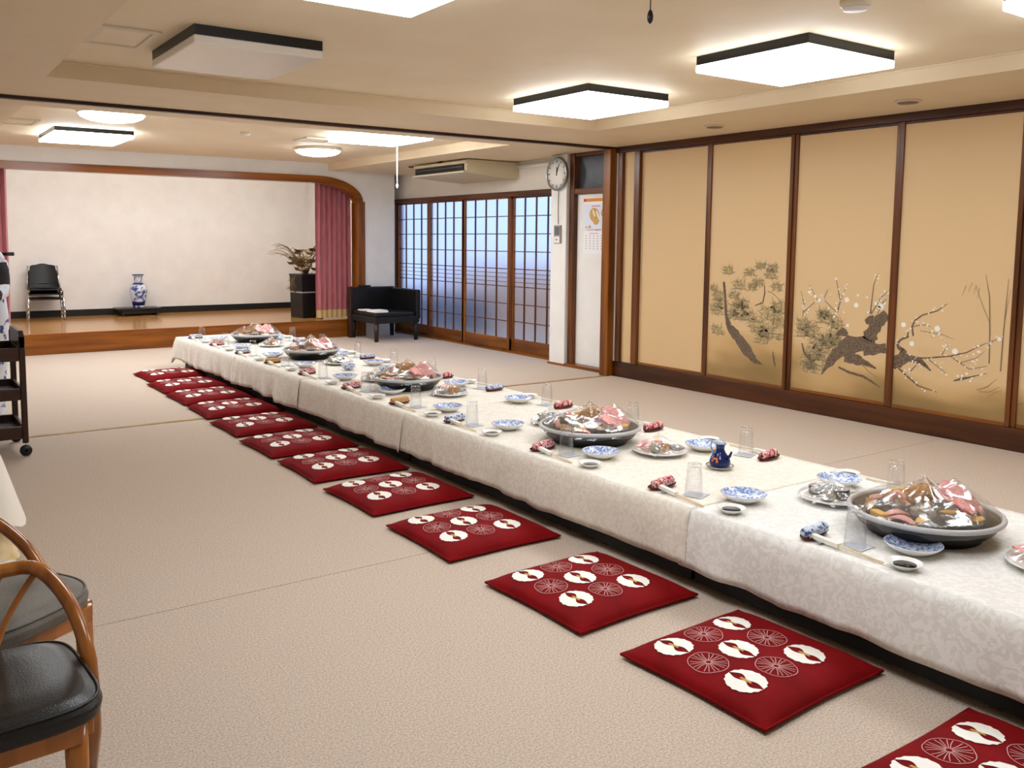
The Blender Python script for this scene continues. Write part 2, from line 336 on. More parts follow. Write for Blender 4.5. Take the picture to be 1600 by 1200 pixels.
# ================================================================== painted sliding panels on the right wall
def panel_mat():
    m = bpy.data.materials.new('painted_panel_paper'); m.use_nodes = True; nt = m.node_tree; N = nt.nodes; L = nt.links; b = N['Principled BSDF']
    tc = N.new('ShaderNodeTexCoord'); sep = N.new('ShaderNodeSeparateXYZ'); L.new(tc.outputs['Object'], sep.inputs[0])
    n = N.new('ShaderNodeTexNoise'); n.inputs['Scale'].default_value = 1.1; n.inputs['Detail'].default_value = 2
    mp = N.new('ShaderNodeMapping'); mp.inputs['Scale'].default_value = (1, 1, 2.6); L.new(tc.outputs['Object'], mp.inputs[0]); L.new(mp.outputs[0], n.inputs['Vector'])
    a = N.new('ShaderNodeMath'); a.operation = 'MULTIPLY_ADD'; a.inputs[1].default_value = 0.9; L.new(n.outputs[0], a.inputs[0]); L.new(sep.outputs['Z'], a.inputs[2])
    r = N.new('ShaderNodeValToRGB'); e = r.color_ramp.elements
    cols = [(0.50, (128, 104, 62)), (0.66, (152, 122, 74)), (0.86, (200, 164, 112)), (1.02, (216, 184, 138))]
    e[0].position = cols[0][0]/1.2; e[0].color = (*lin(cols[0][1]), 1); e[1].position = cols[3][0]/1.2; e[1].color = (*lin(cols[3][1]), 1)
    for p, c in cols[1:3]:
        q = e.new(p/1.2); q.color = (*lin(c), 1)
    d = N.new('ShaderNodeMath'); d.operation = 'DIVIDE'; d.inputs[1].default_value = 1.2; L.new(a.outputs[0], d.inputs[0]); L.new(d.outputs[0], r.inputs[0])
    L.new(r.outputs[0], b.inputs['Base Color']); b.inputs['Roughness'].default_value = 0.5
    return m
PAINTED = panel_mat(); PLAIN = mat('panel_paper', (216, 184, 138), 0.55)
INK = mat('grey_brown_ink', (128, 108, 86), 0.7, var=(60, 3), rgb2=(86, 70, 56)); INKT = mat('pale_ink', (140, 116, 88), 0.7)
PINE = mat('pine_green_ink', (136, 120, 88), 0.7); BLOOM = mat('white_blossom_paint', (240, 234, 226), 0.6)
def strokes(mb, pts, x, m):
    P = []
    for i in range(len(pts)-1):
        for k in range(4):
            t = k/4; a, b = pts[i], pts[i+1]; P.append(tuple(a[q]+(b[q]-a[q])*t for q in range(3)))
    P.append(pts[-1]); big = max(p[2] for p in P) > 0.02; L_ = []; R_ = []
    for i, p in enumerate(P):
        a = P[max(0, i-1)]; b = P[min(len(P)-1, i+1)]; d = Vector((b[0]-a[0], b[1]-a[1])); d = d.normalized() if d.length > 1e-6 else Vector((1, 0)); n = Vector((-d.y, d.x))
        w = p[2]*(0.72 if big else .6)*(1+(0.45*mnoise.noise(Vector((p[0]*40, p[1]*40, 1))) if big else 0))
        L_.append((x, p[0]+n.x*w, p[1]+n.y*w)); R_.append((x, p[0]-n.x*w, p[1]-n.y*w))
    k = len(P); mb.add(L_+R_, [(i, i+1, k+i+1, k+i) for i in range(k-1)], m)
    if big:     # rough bark lines
        for j in range(int(sum(hypot(a[0]-b[0], a[1]-b[1])*max(a[2], .02)*60 for a, b in zip(P, P[1:]))*22)):
            i = random.randrange(k-1); t = random.uniform(-.8, .8)*.5; p = P[i]; q = P[min(k-1, i+2)]
            d = Vector((q[0]-p[0], q[1]-p[1])).normalized(); n = Vector((-d.y, d.x)); a = Vector(p[:2])+n*p[2]*t; e = a+(d*.035+n*random.uniform(-.006, .006)); hw = .0022
            mb.add([(x-.00003, a.x-n.x*hw, a.y-n.y*hw), (x-.00003, e.x, e.y), (x-.00003, a.x+n.x*hw, a.y+n.y*hw)], [(0, 1, 2)], 4)
yb = [6.525, 5.61, 4.705, 3.787, 2.90, 1.98]
names = ['plain tan sliding panel nearest the corner post', 'painted sliding panel with a pine tree', 'painted sliding panel with gnarled plum trunk in blossom',
         'painted sliding panel with blossom twigs and bamboo', 'painted sliding panel cut off by the right picture edge']
for k in range(5):
    y1, y0 = yb[k], yb[k+1]; xo = XW-.012-(.014 if k % 2 else 0)
    p = thing('sliding_panel', names[k], 'sliding panel', (xo, 0, 0), 0, 'painted sliding panels along the wall')
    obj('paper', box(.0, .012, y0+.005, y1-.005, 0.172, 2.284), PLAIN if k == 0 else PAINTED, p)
    for (a, b) in ((y0+.0005, y0+.033), (y1-.033, y1-.0005)): obj('stile', box(-.012-(.004 if a > y0 else 0), .014, a, b, 0.160, 2.287, bev=.005), WV, p)
    obj('rail', box(-.010, .014, y0+.034, y1-.034, 0.160, 0.186, bev=.003), AY, p)
    obj('rail', box(-.010, .014, y0+.034, y1-.034, 2.268, 2.287, bev=.003), DY, p)
    obj('paper_seam', box(-.0006, .001, y0+.034, y1-.034, 2.105, 2.268), PLAIN, p)
    if k in (1, 2, 3, 4):
        mb = MB(); xs = -.0010
        for s in STROKES:
            c = sum(q[0] for q in s)/len(s)
            if y0 < c < y1: xs -= .00006; strokes(mb, [(min(y1-.02, max(y0+.02, q[0])), q[1], q[2]) for q in s], xs, 0 if max(q[2] for q in s) > .009 else 1)
        for (ty, tz, tr_) in TUFTS:
            if not y0 < ty < y1: continue
            n_ = 14; mb.add([(-.0006, min(y1-.035, max(y0+.035, ty+tr_*1.0*cos(2*pi*i/n_)*(1+.28*(-1)**i))), tz+tr_*.72*sin(2*pi*i/n_)*(1+.28*(-1)**i)) for i in range(n_)], [list(range(n_))], 5)
            for j in range(46):
                a = random.uniform(-.5, pi+.5); l = tr_*random.uniform(.5, 1.15); cy = ty+random.choice((-.7, -.2, .3, .7))*tr_*1.1; cz = tz+random.choice((-.5, -.1, .35))*tr_
                ey, ez = cy+cos(a)*l, cz+sin(a)*l; xn = -.0007-.0003*random.random(); ny, nz = -sin(a)*.0034, cos(a)*.0034
                if y0+.03 < ey < y1-.03 and y0+.03 < cy < y1-.03: mb.add([(xn, cy-ny, cz-nz), (xn, ey, ez), (xn, cy+ny, cz+nz)], [(0, 1, 2)], 2)
        def disc(cy, cz, r, n=10):
            if y0+.03 < cy < y1-.03: mb.add([(xs-.0009, cy+r*cos(2*pi*i/n)*(1+.15*(i % 2)), cz+r*sin(2*pi*i/n)*(1+.15*(i % 2))) for i in range(n)], [list(range(n))], 3)
        for (cy, cz, r) in BLOOMS: disc(cy, cz, r*.8)
        for s in STROKES[13:36]:
            if max(q[2] for q in s) < .02 and k in (2, 3):
                for j in range(9):
                    i = random.randrange(len(s)-1); t = random.random(); disc(s[i][0]+(s[i+1][0]-s[i][0])*t+random.gauss(0, .018), s[i][1]+(s[i+1][1]-s[i][1])*t+random.gauss(0, .018), random.uniform(.0035, .009), 6)
        if mb.v: obj('ink_painting', mb, [INK, INKT, PINE, BLOOM, mat('dark_ink', (70, 57, 46), 0.7), mat('olive_wash', (192, 166, 120), 0.7)], p)
struct('wall_panel_near', box(XW-.02, XW+.02, YN, 1.93, 0.158, 2.29), PLAIN)

# ================================================================== ceiling fittings
def lamp(x, y, w, d, lit, label, z=ZC, hh=.050, hd=.042):
    t = thing('ceiling_lamp', label, 'ceiling lamp', (x, y, z), 0, 'square ceiling lamps')
    mb = MB(); b = .012
    for (x0, x1, y0, y1) in ((-w/2, w/2, -d/2, -d/2+b), (-w/2, w/2, d/2-b, d/2), (-w/2, -w/2+b, -d/2+b, d/2-b), (w/2-b, w/2, -d/2+b, d/2-b)): mb.box(x0, x1, y0, y1, -hh, 0)
    obj('frame', mb, BLACK, t)
    obj('diffuser', box(-w/2-.004, w/2+.004, -d/2-.004, d/2+.004, -hh-hd, -hh, bev=.008), (DIFFB if y > YT else DIFF) if lit else DIFFOFF, t)
    return t
lamp(4.32, 3.25, .76, .74, True, 'lit square ceiling lamp at the upper right, second from the wide lintel')
lamp(4.39, 5.06, .76, .84, True, 'lit square ceiling lamp nearest the lintel, on the panel side')
lamp(1.70, 4.92, .68, .80, False, 'unlit square ceiling lamp with black frame at the upper left')
lamp(1.60, 3.09, .76, .76, True, 'lit square ceiling lamp cut off by the top picture edge')
lamp(4.30, 1.55, .76, .76, True, 'lit square ceiling lamp at the upper right picture corner')
lamp(1.60, 1.25, .76, .76, True, 'lit square ceiling lamp over the near left of the room')
for i_, x_ in enumerate((1.7, 3.2, 4.7)):
    t = thing('stage_lamp', 'long tube lamp on the stage ceiling, '+('left', 'middle', 'right')[i_]+' one behind the beam', 'lamp', (x_, 12.35, 2.749), 0, 'stage tube lamps')
    obj('housing', box(-.62, .62, -.06, .06, -.03, 0, bev=.004), WHITEP, t); obj('tube', box(-.6, .6, -.045, .045, -.06, -.03, bev=.012), DIFFS, t)
lamp(1.84, 9.86, .72, .95, True, 'lit black-framed lamp in the back room ceiling at left', hh=.04, hd=.03)
def round_lamp(x, y, r, label, plate=False):
    t = thing('ceiling_dome_lamp', label, 'ceiling lamp', (x, y, ZC), 0, 'round ceiling lamps of the back room')
    obj('rim', MB().lathe([(r*.98, 0), (r, -.012), (r, -.028), (r*.97, -.034)], 40), CREAMP, t)
    obj('shade', MB().lathe([(r*.96, -.030), (r*.9, -.055), (r*.7, -.078), (r*.4, -.092), (r*.12, -.096), (.001, -.096)], 40), DIFFB, t)
round_lamp(4.33, 9.75, .27, 'lit round dome lamp on the back room ceiling by the air conditioner')
round_lamp(1.70, 7.98, .27, 'lit round lamp peeping out behind the ceiling lintel')
t = thing('ceiling_lamp', 'frameless bright square lamp on the back room ceiling', 'ceiling lamp', (4.30, 8.16, ZC))
obj('diffuser', box(-.38, .38, -.42, .42, -.06, -.012, bev=.012), DIFFB, t); obj('base', box(-.36, .36, -.40, .40, -.012, 0), WHITEP, t)
def hatch(x, y, w, d, label):
    t = thing('ceiling_hatch', label, 'ceiling hatch', (x, y, ZC)); f = .035
    for (x0, x1, y0, y1) in ((-w/2, w/2, -d/2, -d/2+f), (-w/2, w/2, d/2-f, d/2), (-w/2, -w/2+f, -d/2+f, d/2-f), (w/2-f, w/2, -d/2+f, d/2-f)): obj('frame_bar', box(x0, x1, y0, y1, -.014, 0, bev=.003), CREAMP, t)
    obj('lid', box(-w/2+f, w/2-f, -d/2+f, d/2-f, -.006, 0), CEIL, t)
hatch(1.13, 5.03, .30, .46, 'square cream ceiling hatch beside the unlit lamp')
hatch(3.95, 8.95, .36, .36, 'cream ceiling hatch between the round and panel lamps')
hatch(1.16, 9.2, .30, .42, 'small cream ceiling hatch at the far left edge')
def roundel(name, x, y, z, r, h, m, label, cat):
    t = thing(name, label, cat, (x, y, z)); obj('rim', MB().lathe([(r, 0), (r, -h*.5), (r*.8, -h*.7)], 24), CREAMP, t)
    obj('cover', MB().lathe([(r*.8, -h*.55), (r*.75, -h), (.001, -h)], 24), m, t)
GREYM = mat('grey_mesh', (128, 112, 96), 0.6)
roundel('air_vent', 5.79, 5.10, ZS, .085, .016, GREYM, 'small round vent in the soffit over the plain panel', 'vent')
roundel('air_vent', 5.80, 3.44, ZS, .085, .016, GREYM, 'small round vent in the soffit over the plum panel', 'vent')
roundel('smoke_detector', 3.60, 2.40, ZC, .065, .04, WHITEP, 'white round smoke detector at the top edge of the picture', 'smoke detector')
roundel('smoke_detector', 3.13, 8.79, ZC, .05, .03, WHITEP, 'tiny white smoke detector on the back room ceiling', 'smoke detector')
def cord(x, y, z0, z1, m, knob, label, r=.0025):
    t = thing('pull_cord', label, 'pull cord', (x, y, z0)); obj('string', MB().tube([(0, 0, 0), (0, 0, z1-z0)], r, 6), m, t)
    obj('knob', MB().lathe([(.002, .03), (.009, .018), (.013, 0), (.011, -.016), (.004, -.026), (.001, -.028)], 12, c=(0, 0, z1-z0)), knob, t)
cord(2.62, 2.66, ZC, 2.295, mat('grey_string', (70, 62, 54), .7), BLACK, 'short pull cord with black teardrop knob near the top edge')
cord(4.63, 8.40, ZC-.06, 1.965, WHITEP, WHITEP, 'long white pull cord hanging below the panel lamp', .007)

# air conditioner under the back-room soffit
t = thing('air_conditioner', 'cream ceiling air conditioner with black outlet above the glazed doors', 'air conditioner', (6.12, 9.42, 2.34))
b = MB(); b.prism([(-.36, -.015), (-.36, -.045), (-.33, -.05), (-.33, -.125), (-.365, -.135), (-.36, -.15), (.05, -.185), (.40, -.20), (.43, -.18), (.43, 0), (-.33, 0)], -.60, .60, 'xz')
obj('body', b, mat('aged_cream_plastic', (206, 192, 160), .4), t)
obj('outlet', box(-.345, -.325, -.54, .58, -.122, -.052), BLACK, t)
obj('louvre', box(-.356, -.335, -.53, .57, -.084, -.078), mat('grey_plastic', (110, 112, 116), .4), t)
obj('lip', box(-.385, -.33, -.60, .60, -.155, -.135, bev=.006), CREAMP, t)
for yy in (.655, -.03): obj('bracket', box(-.37, -.30, yy-.03, yy+.03, -.012, .009) if yy < 0 else box(-.40, -.30, .60, .66, -.025, -.010), BLACKM, t)
tag(obj('duct_pipe', MB().tube([(6.525, 8.815, 2.285), (6.525, 7.93, 2.285)], .024, 12), WHITEP), 'white pipe cover running from the air conditioner to the column', 'pipe')

# clock, wire and controller on the column
t = thing('wall_clock', 'round white wall clock with silver rim on the column', 'clock', (6.333, 7.79, 2.135)); R90 = Matrix.Rotation(-pi/2, 4, 'Y')
obj('rim', MB().lathe([(.150, 0), (.175, .004), (.186, .020), (.182, .040), (.168, .048), (.160, .036)], 48, M=R90), mat('brushed_silver', (150, 148, 146), .3, metal=.8), t)
face = obj('face', MB().lathe([(.168, .0), (.168, .030), (.001, .030)], 48, M=R90), mat('clock_face', (236, 232, 226), .4), t)
for h in range(12):
    a = 2*pi*h/12; Mh = R90 @ Matrix.Rotation(-a, 4, 'Z'); l = .026 if h % 3 == 0 else .018
    obj('hour_mark', box(.150-l, .150, -.005, .005, .030, .032, M=Mh), BLACKM, face)
for (ang, l, w) in ((2, .075, .006), (22, .115, .0045)):
    Mh = R90 @ Matrix.Rotation(-radians(ang), 4, 'Z')
    obj('hand', box(-.02, l, -w, w, .033, .035, M=Mh), BLACKM, t)
tag(obj('clock_cord', MB().tube([(6.328, 7.785, 1.955), (6.329, 7.79, 1.75), (6.330, 7.785, 1.585)], .003, 6), mat('grey_string', (70, 62, 54), .7)), 'thin grey cord below the wall clock', 'cord')
t = thing('wall_controller', 'grey and white wall controller on the column below the clock', 'controller', (6.335, 7.785, 1.37))
obj('case', box(-.022, 0, -.058, .058, 0, .20, bev=.006), mat('grey_beige_plastic', (160, 152, 142), .4), t)
obj('screen', box(-.024, -.02, -.046, .040, .09, .185), mat('lcd_grey', (104, 106, 110), .25), t)
k_ = obj('key_panel', box(-.027, -.02, -.050, .046, .004, .075, bev=.004), WHITEP, t); obj('key', box(-.030, -.026, -.012, .008, .032, .046), BLACKM, k_)

# calendar on the narrow door
t = thing('calendar', 'wall calendar with orange top band and food pictures on white door', 'calendar', (6.428, 7.2, 1.255)); xx = -.001
obj('sheet', box(-.004, 0, -.225, .262, 0, .60), mat('calendar_paper', (240, 238, 240), .5), t)
def flat(pts, m, x=-.0048, name='print'): return obj(name, MB().add([(x, u, v) for u, v in pts], [list(range(len(pts)))]), m, t)
def ell(cu, cv, a, b, rot=0, n=18): return [(cu+a*cos(q)*cos(rot)-b*sin(q)*sin(rot), cv+a*cos(q)*sin(rot)+b*sin(q)*cos(rot)) for q in [2*pi*i/n for i in range(n)]]
OR = mat('orange_print', (226, 140, 24), .5); RD = mat('red_print', (196, 60, 60), .5); TN = mat('tan_print', (206, 158, 84), .5); PK = mat('pink_print', (222, 130, 150), .5); GP = mat('grey_print', (150, 152, 168), .5); LT = mat('pale_blue_print', (222, 228, 244), .5)
obj('header_band', box(-.0065, -.004, -.225, .262, .565, .598), OR, t); flat([(.225, .566), (.262, .566), (.262, .597), (.225, .597)], RD, -.0068)
flat([(-.22, .25), (.255, .25), (.255, .535), (-.22, .535)], LT)
flat(ell(.085, .42, .085, .075, .6), TN, -.0050); flat(ell(.06, .36, .05, .045), TN, -.0051); flat(ell(.07, .425, .014, .05, -.5), mat('green_print', (120, 140, 110), .5), -.0053); flat(ell(.035, .42, .018, .05, -.5), mat('cream_print', (236, 222, 196), .5), -.0054); flat(ell(.095, .44, .015, .045, -.5), mat('cream_print', (236, 222, 196), .5), -.0054)
flat(ell(-.09, .44, .075, .06), TN, -.0050); flat(ell(-.09, .45, .055, .04), mat('cream_print', (236, 222, 196), .5), -.0052); flat(ell(-.075, .475, .022, .028), RD, -.0054)
flat(ell(.16, .295, .022, .016), TN, -.0050); flat(ell(.215, .29, .014, .010), OR, -.0050)
for (u0, n_, v, mm, w) in ((.13, 8, .515, RD, .011), (.20, 9, .262, PK, .014), (.06, 5, .262, RD, .012)):
    for i in range(n_): flat([(u0-i*w*1.5, v-.006), (u0-i*w*1.5-w, v-.004), (u0-i*w*1.5-w, v+.007), (u0-i*w*1.5, v+.005)], mm, -.0056)
for r_ in range(6):
    for c_ in range(7): flat([(.225-c_*.062, .195-r_*.028), (.205-c_*.062, .195-r_*.028), (.205-c_*.062, .203-r_*.028), (.225-c_*.062, .203-r_*.028)], GP, -.0050)
flat([(.16, .222), (.02, .222), (.02, .228), (.16, .228)], GP, -.0050)

# ================================================================== stage furnishings
def curtain(x0, x1, y, z0, z1, folds, label, seed, taper=0.0):
    t = thing('stage_curtain', label, 'curtain', ((x0+x1)/2, y, z0), 0, 'stage curtains'); w = x1-x0
    def fn(u, v, off=0.0):
        amp = .035+.02*mnoise.noise(Vector((u*4, v*1.5, seed))); sp = 1-taper*v
        return Vector(((u-.5)*w*sp+.006*sin(u*folds*4*pi), amp*sin(u*folds*2*pi+.7*mnoise.noise(Vector((u*5, v*2, seed+3))))+off, v*(z1-z0)))
    obj('cloth', MB().grid(lambda u, v: fn(u, .055+v*.945), folds*10+1, 14), mat('dusty_pink_velvet', (192, 112, 120), .8, var=(18, 3), rgb2=(164, 88, 96), stretch=(4, 4, .3), sheen=.3), t)
    obj('hem_band', MB().grid(lambda u, v: fn(u, v*.055, -.001), folds*10+1, 3), mat('straw_hem', (206, 180, 128), .8), t)
curtain(5.24, 5.80, 11.93, 0.262, 2.32, 7, 'pink pleated stage curtain with straw hem at right', 1.0)
curtain(0.62, 1.32, 11.93, 0.262, 2.32, 9, 'dark pink stage curtain at the left picture edge', 5.0, taper=-.06)
tag(obj('curtain_hook', MB().tube([(1.20, 11.70, 1.20), (1.29, 11.66, 1.20), (1.335, 11.64, 1.205)], .018, 8).box(1.275, 1.355, 11.62, 11.665, 1.18, 1.222, bev=.006), BLACKM), 'black hook jutting out beside the left curtain', 'hook')

# stacked chairs
def stack_chair(z, label, back):
    t = thing('stacking_chair', label, 'chair', (1.96, 13.72, 0.25+z), radians(-4), 'black stacking chairs on the stage')
    obj('seat', MB().grid(lambda u, v: Vector(((u-.5)*.40, (v-.5)*.40, .385+.012*cos((u-.5)*3)-.02*(v-.2)**2+.01*(v-.5))), 9, 9).grid(lambda u, v: Vector(((u-.5)*.40, (v-.5)*.40, .35+.02*(2*abs(u-.5))**3)), 9, 9).box(-.2, .2, -.2, .2, .352, .372, bev=.008), LEATHER, t)
    for s in (-1, 1):
        obj('leg', MB().tube([(s*.21, -.16, .33), (s*.225, -.20, .06), (s*.23, -.215, .012), (s*.22, -.1, .008)], .0115, 8), CHROME, t)
        obj('leg', MB().tube([(s*.21, .10, .33), (s*.222, .19, .06), (s*.225, .215, .012), (s*.22, .1, .008)], .0115, 8), CHROME, t)
        obj('side_rail', MB().tube([(s*.207, -.19, .335), (s*.207, .19, .335)], .011, 8), CHROME, t)
    t.scale = (1, 1, .80)
    if back:
        for s in (-1, 1): obj('back_post', MB().tube([(s*.205, .17, .33), (s*.20, .22, .50), (s*.185, .26, .76)], .011, 8), CHROME, t)
        def bk(u, v, o): return Vector(((u-.5)*.36*(1-.12*v*v), .225+.05*v+.03*(2*u-1)**2*-1+o, .45+v*.33-.02*(2*abs(u-.5))**4*v))
        obj('backrest', MB().grid(lambda u, v: bk(u, v, -.02), 9, 9).grid(lambda u, v: bk(u, v, .02), 9, 9).tube([bk(.5+.5*cos(a)*min(1, 1.0/max(abs(cos(a)), abs(sin(a)), .0001)), .5+.5*sin(a)*min(1, 1.0/max(abs(cos(a)), abs(sin(a)), .0001)), 0) for a in [2*pi*i/32 for i in range(32)]], .02, 8, closed=True), LEATHER, t)
    return t
stack_chair(0, 'lowest of the stacked black chairs on the stage', True)
stack_chair(.068, 'middle one of the stacked black chairs on the stage', True)
stack_chair(.136, 'topmost of the stacked black chairs on the stage', True)

# vase on its stand
t = thing('vase_stand', 'low black lacquer stand under the blue vase', 'stand', (3.22, 13.84, 0.25))
obj('top', box(-.31, .31, -.18, .18, .085, .115, bev=.006), BLACK, t)
for s in (-1, 1): obj('leg', box(s*.24-.015, s*.24+.015, -.16, .16, 0, .085, bev=.004), BLACK, t)
obj('apron', box(-.22, .22, -.13, -.11, .03, .085), BLACK, t)
PORC = mat('blue_white_porcelain', (212, 220, 236), .15, var=(16, 3), rgb2=(52, 74, 142), contrast=(.40, .52)); INDIGO = mat('indigo_glaze', (34, 42, 96), .2)
t = thing('porcelain_vase', 'tall blue and white porcelain vase on black stand', 'vase', (3.23, 13.80, 0.365))
obj('body', MB().lathe([(.078, 0), (.080, .02), (.085, .06), (.105, .14), (.122, .22), (.125, .28), (.115, .32), (.088, .345), (.062, .36)], 32), PORC, t)
obj('foot_band', MB().lathe([(.0835, .035), (.092, .075), (.0965, .09)], 32), INDIGO, t)
obj('shoulder_band', MB().lathe([(.090, .3455), (.064, .3625), (.060, .368)], 32), INDIGO, t)
obj('neck', MB().lathe([(.060, .358), (.056, .40), (.058, .45), (.072, .478), (.084, .486), (.078, .480), (.05, .44), (.046, .36)], 32), PORC, t)
obj('lip', MB().lathe([(.074, .478), (.086, .485), (.084, .492), (.076, .488)], 32), INDIGO, t)

# planter with dried flowers
t = thing('planter', 'tall black planter box with silver band on the stage', 'planter', (5.26, 12.30, 0.25), radians(8))
obj('pot', MB().prism([(-.17, 0), (.17, 0), (.185, .62), (-.185, .62)], -.17, .17, 'xz'), BLACK, t)
obj('rim', box(-.19, .19, -.18, .18, .61, .64, bev=.004), BLACK, t); obj('band', box(-.183, .183, -.174, .174, .365, .385), mat('silver_band', (190, 190, 190), .3, metal=.6), t)
t = thing('dried_flowers', 'dried brown grasses and flowers spilling from the planter', 'dried flowers', (5.26, 12.30, 0.87))
DRY = mat('dried_stem', (150, 124, 82), .8); DRYB = mat('dried_brown', (104, 80, 52), .8); DRYP = mat('dried_pale', (224, 206, 168), .8)
for i in range(26):
    a = random.uniform(0, 2*pi); l = random.uniform(.3, .55); h = random.uniform(.2, .46)
    if i < 10: a = pi+random.uniform(-.7, .5); l = random.uniform(.5, .85); h = random.uniform(.28, .46)
    pts = [(cos(a)*l*q*.8+.0, sin(a)*l*q*.35, h*sin(q*pi*.62)*1.1-.02) for q in (0, .2, .4, .6, .8, 1)]
    obj('grass_blade', MB().tube(pts, [.007, .007, .006, .005, .004, .002], 5), DRY, t)
for i in range(34):
    a = random.uniform(0, 2*pi); p = Vector((cos(a)*random.uniform(.02, .26)-.06, -.02+sin(a)*.12, random.uniform(.06, .36)))
    mb = MB()
    for j in range(7):
        b_ = 2*pi*j/7; d = Vector((cos(b_), sin(b_), .5)); q = p+d*random.uniform(.06, .10); n = Vector((-sin(b_), cos(b_), .6))*.030
        mb.add([p, p+d*.035+n, q, p+d*.035-n], [(0, 1, 2, 3)])
    h_ = obj('flower_head', mb, (DRYP, DRY, DRYB)[i % 3], t)
    obj('stem', MB().tube([(0, 0, -.02), (p.x*.6, p.y*.6, p.z*.5), tuple(p)], .003, 5), DRYB, t)
for i in range(8):
    p = Vector((-.20+random.uniform(-.05, .04), random.uniform(-.1, .05), -.02-.045*i*.6)); mb = MB()
    for j in range(5):
        b_ = random.uniform(0, 2*pi); mb.add([p, p+Vector((cos(b_)*.02, .01, sin(b_)*.02)), p+Vector((cos(b_)*.10, 0, sin(b_)*.10-.03)), p+Vector((cos(b_+.5)*.02, -.01, sin(b_+.5)*.02))], [(0, 1, 2, 3)])
    obj('hanging_leaf', mb, DRYB, t)

# low black corner chair with papers on its seat
t = thing('corner_chair', 'low black corner chair with wooden legs before the glazed doors', 'armchair', (5.60, 10.78, 0))
for (lx, ly, mm) in ((0.02, .02, WV), (.02, .72, BLACKM), (.64, .02, BLACKM), (.64, .72, BLACKM)): obj('leg', MB().tube([(lx+.01, ly+.01, 0), (lx+.01, ly+.01, .26)], [.028, .036], 10), mat('dark_red_wood', (46, 20, 14), .35) if mm is WV else mm, t)
obj('seat', box(-.01, .69, -.01, .77, .25, .34, bev=.015), BLACKM, t); obj('seat_cushion', box(.0, .62, .0, .70, .335, .40, bev=.02), LEATHER, t)
obj('back', box(-.03, .69, .71, .78, .30, .72, bev=.015), LEATHER, t); obj('side_back', box(.63, .70, -.02, .74, .30, .705, bev=.015), LEATHER, t)
obj('post', box(-.04, .01, .70, .79, 0, .73, bev=.01), mat('dark_red_wood', (46, 20, 14), .35), t)
tag(obj('tablet', box(5.72, 5.90, 11.49, 11.55, .722, .742, bev=.003), BLACKM), 'flat black object on the back of the corner chair', 'tablet')
PAPER = mat('white_paper', (236, 234, 228), .6)
for i, (px, py, pz, w, d, h) in enumerate(((5.61, 10.80, .402, .20, .26, .022), (5.63, 10.82, .426, .18, .22, .006), (5.62, 11.15, .402, .16, .2, .015))):
    tag(obj('paper_stack', box(px, px+w, py, py+d, pz, pz+h, bev=.001), PAPER), ['white paper stack on the black corner chair', 'thin sheet on top of the white paper stack', 'small white paper pile at the back of the seat'][i], 'papers')
# ================================================================== the long row of low tables
TZ = 0.33; XF, XK = 2.665, 3.735
ORD = ['nearest', 'second', 'third', 'fourth', 'fifth', 'sixth', 'seventh', 'eighth', 'ninth', 'tenth', 'eleventh', 'twelfth']
def nth(i): return 'nearest to the camera' if i == 0 else ORD[i]+' from the near end'
segs = [(-.35, 2.42), (2.42, 4.75), (4.75, 6.36), (6.36, 7.86), (7.86, 9.76)]
for i, (y0, y1) in enumerate(segs):
    t = thing('low_table', 'low dark table under a white cloth, '+nth(i)+' of the row', 'low table', ((XF+XK)/2, (y0+y1)/2, 0), 0, 'low tables in the long row'); h = (y1-y0)/2
    obj('tabletop', box(-.515, .515, -h+.01, h-.012, TZ-.045, TZ-.012), BLACKM, t)
    for sx in (-1, 1):
        for sy in (-1, 1): obj('leg', MB().tube([(sx*.40, sy*(h-.12), 0), (sx*.40, sy*(h-.12), .10), (sx*.42, sy*(h-.10), TZ-.045)], [.022, .028, .036], 10), BLACKM, t)
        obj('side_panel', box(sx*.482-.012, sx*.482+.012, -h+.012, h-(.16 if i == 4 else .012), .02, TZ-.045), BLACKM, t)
def cloth_mat(nm, ca, cb):
    m = mat(nm, (240, 238, 234), .6, bump=(70, .10), sheen=.2); nt = m.node_tree; N = nt.nodes; L = nt.links; b = N['Principled BSDF']
    tc = N.new('ShaderNodeTexCoord'); w = N.new('ShaderNodeTexNoise'); w.inputs['Scale'].default_value = 22; w.inputs['Detail'].default_value = 2; w.inputs['Distortion'].default_value = 2.2
    L.new(tc.outputs['Object'], w.inputs['Vector']); r = N.new('ShaderNodeValToRGB'); r.color_ramp.elements[0].position = .47; r.color_ramp.elements[1].position = .53
    r.color_ramp.elements[0].color = (*lin(ca), 1); r.color_ramp.elements[1].color = (*lin(cb), 1)
    L.new(w.outputs[0], r.inputs[0]); L.new(r.outputs[0], b.inputs['Base Color'])
    r2_ = N.new('ShaderNodeValToRGB'); r2_.color_ramp.elements[0].position = .47; r2_.color_ramp.elements[1].position = .53; r2_.color_ramp.elements[0].color = (.75, .75, .75, 1); r2_.color_ramp.elements[1].color = (.42, .42, .42, 1)
    L.new(w.outputs[0], r2_.inputs[0]); L.new(r2_.outputs[0], b.inputs['Roughness'])
    return m
CLOTH = cloth_mat('damask_cloth', (228, 225, 220), (241, 239, 236)); CREAMC = cloth_mat('cream_damask_cloth', (230, 222, 209), (240, 234, 223))
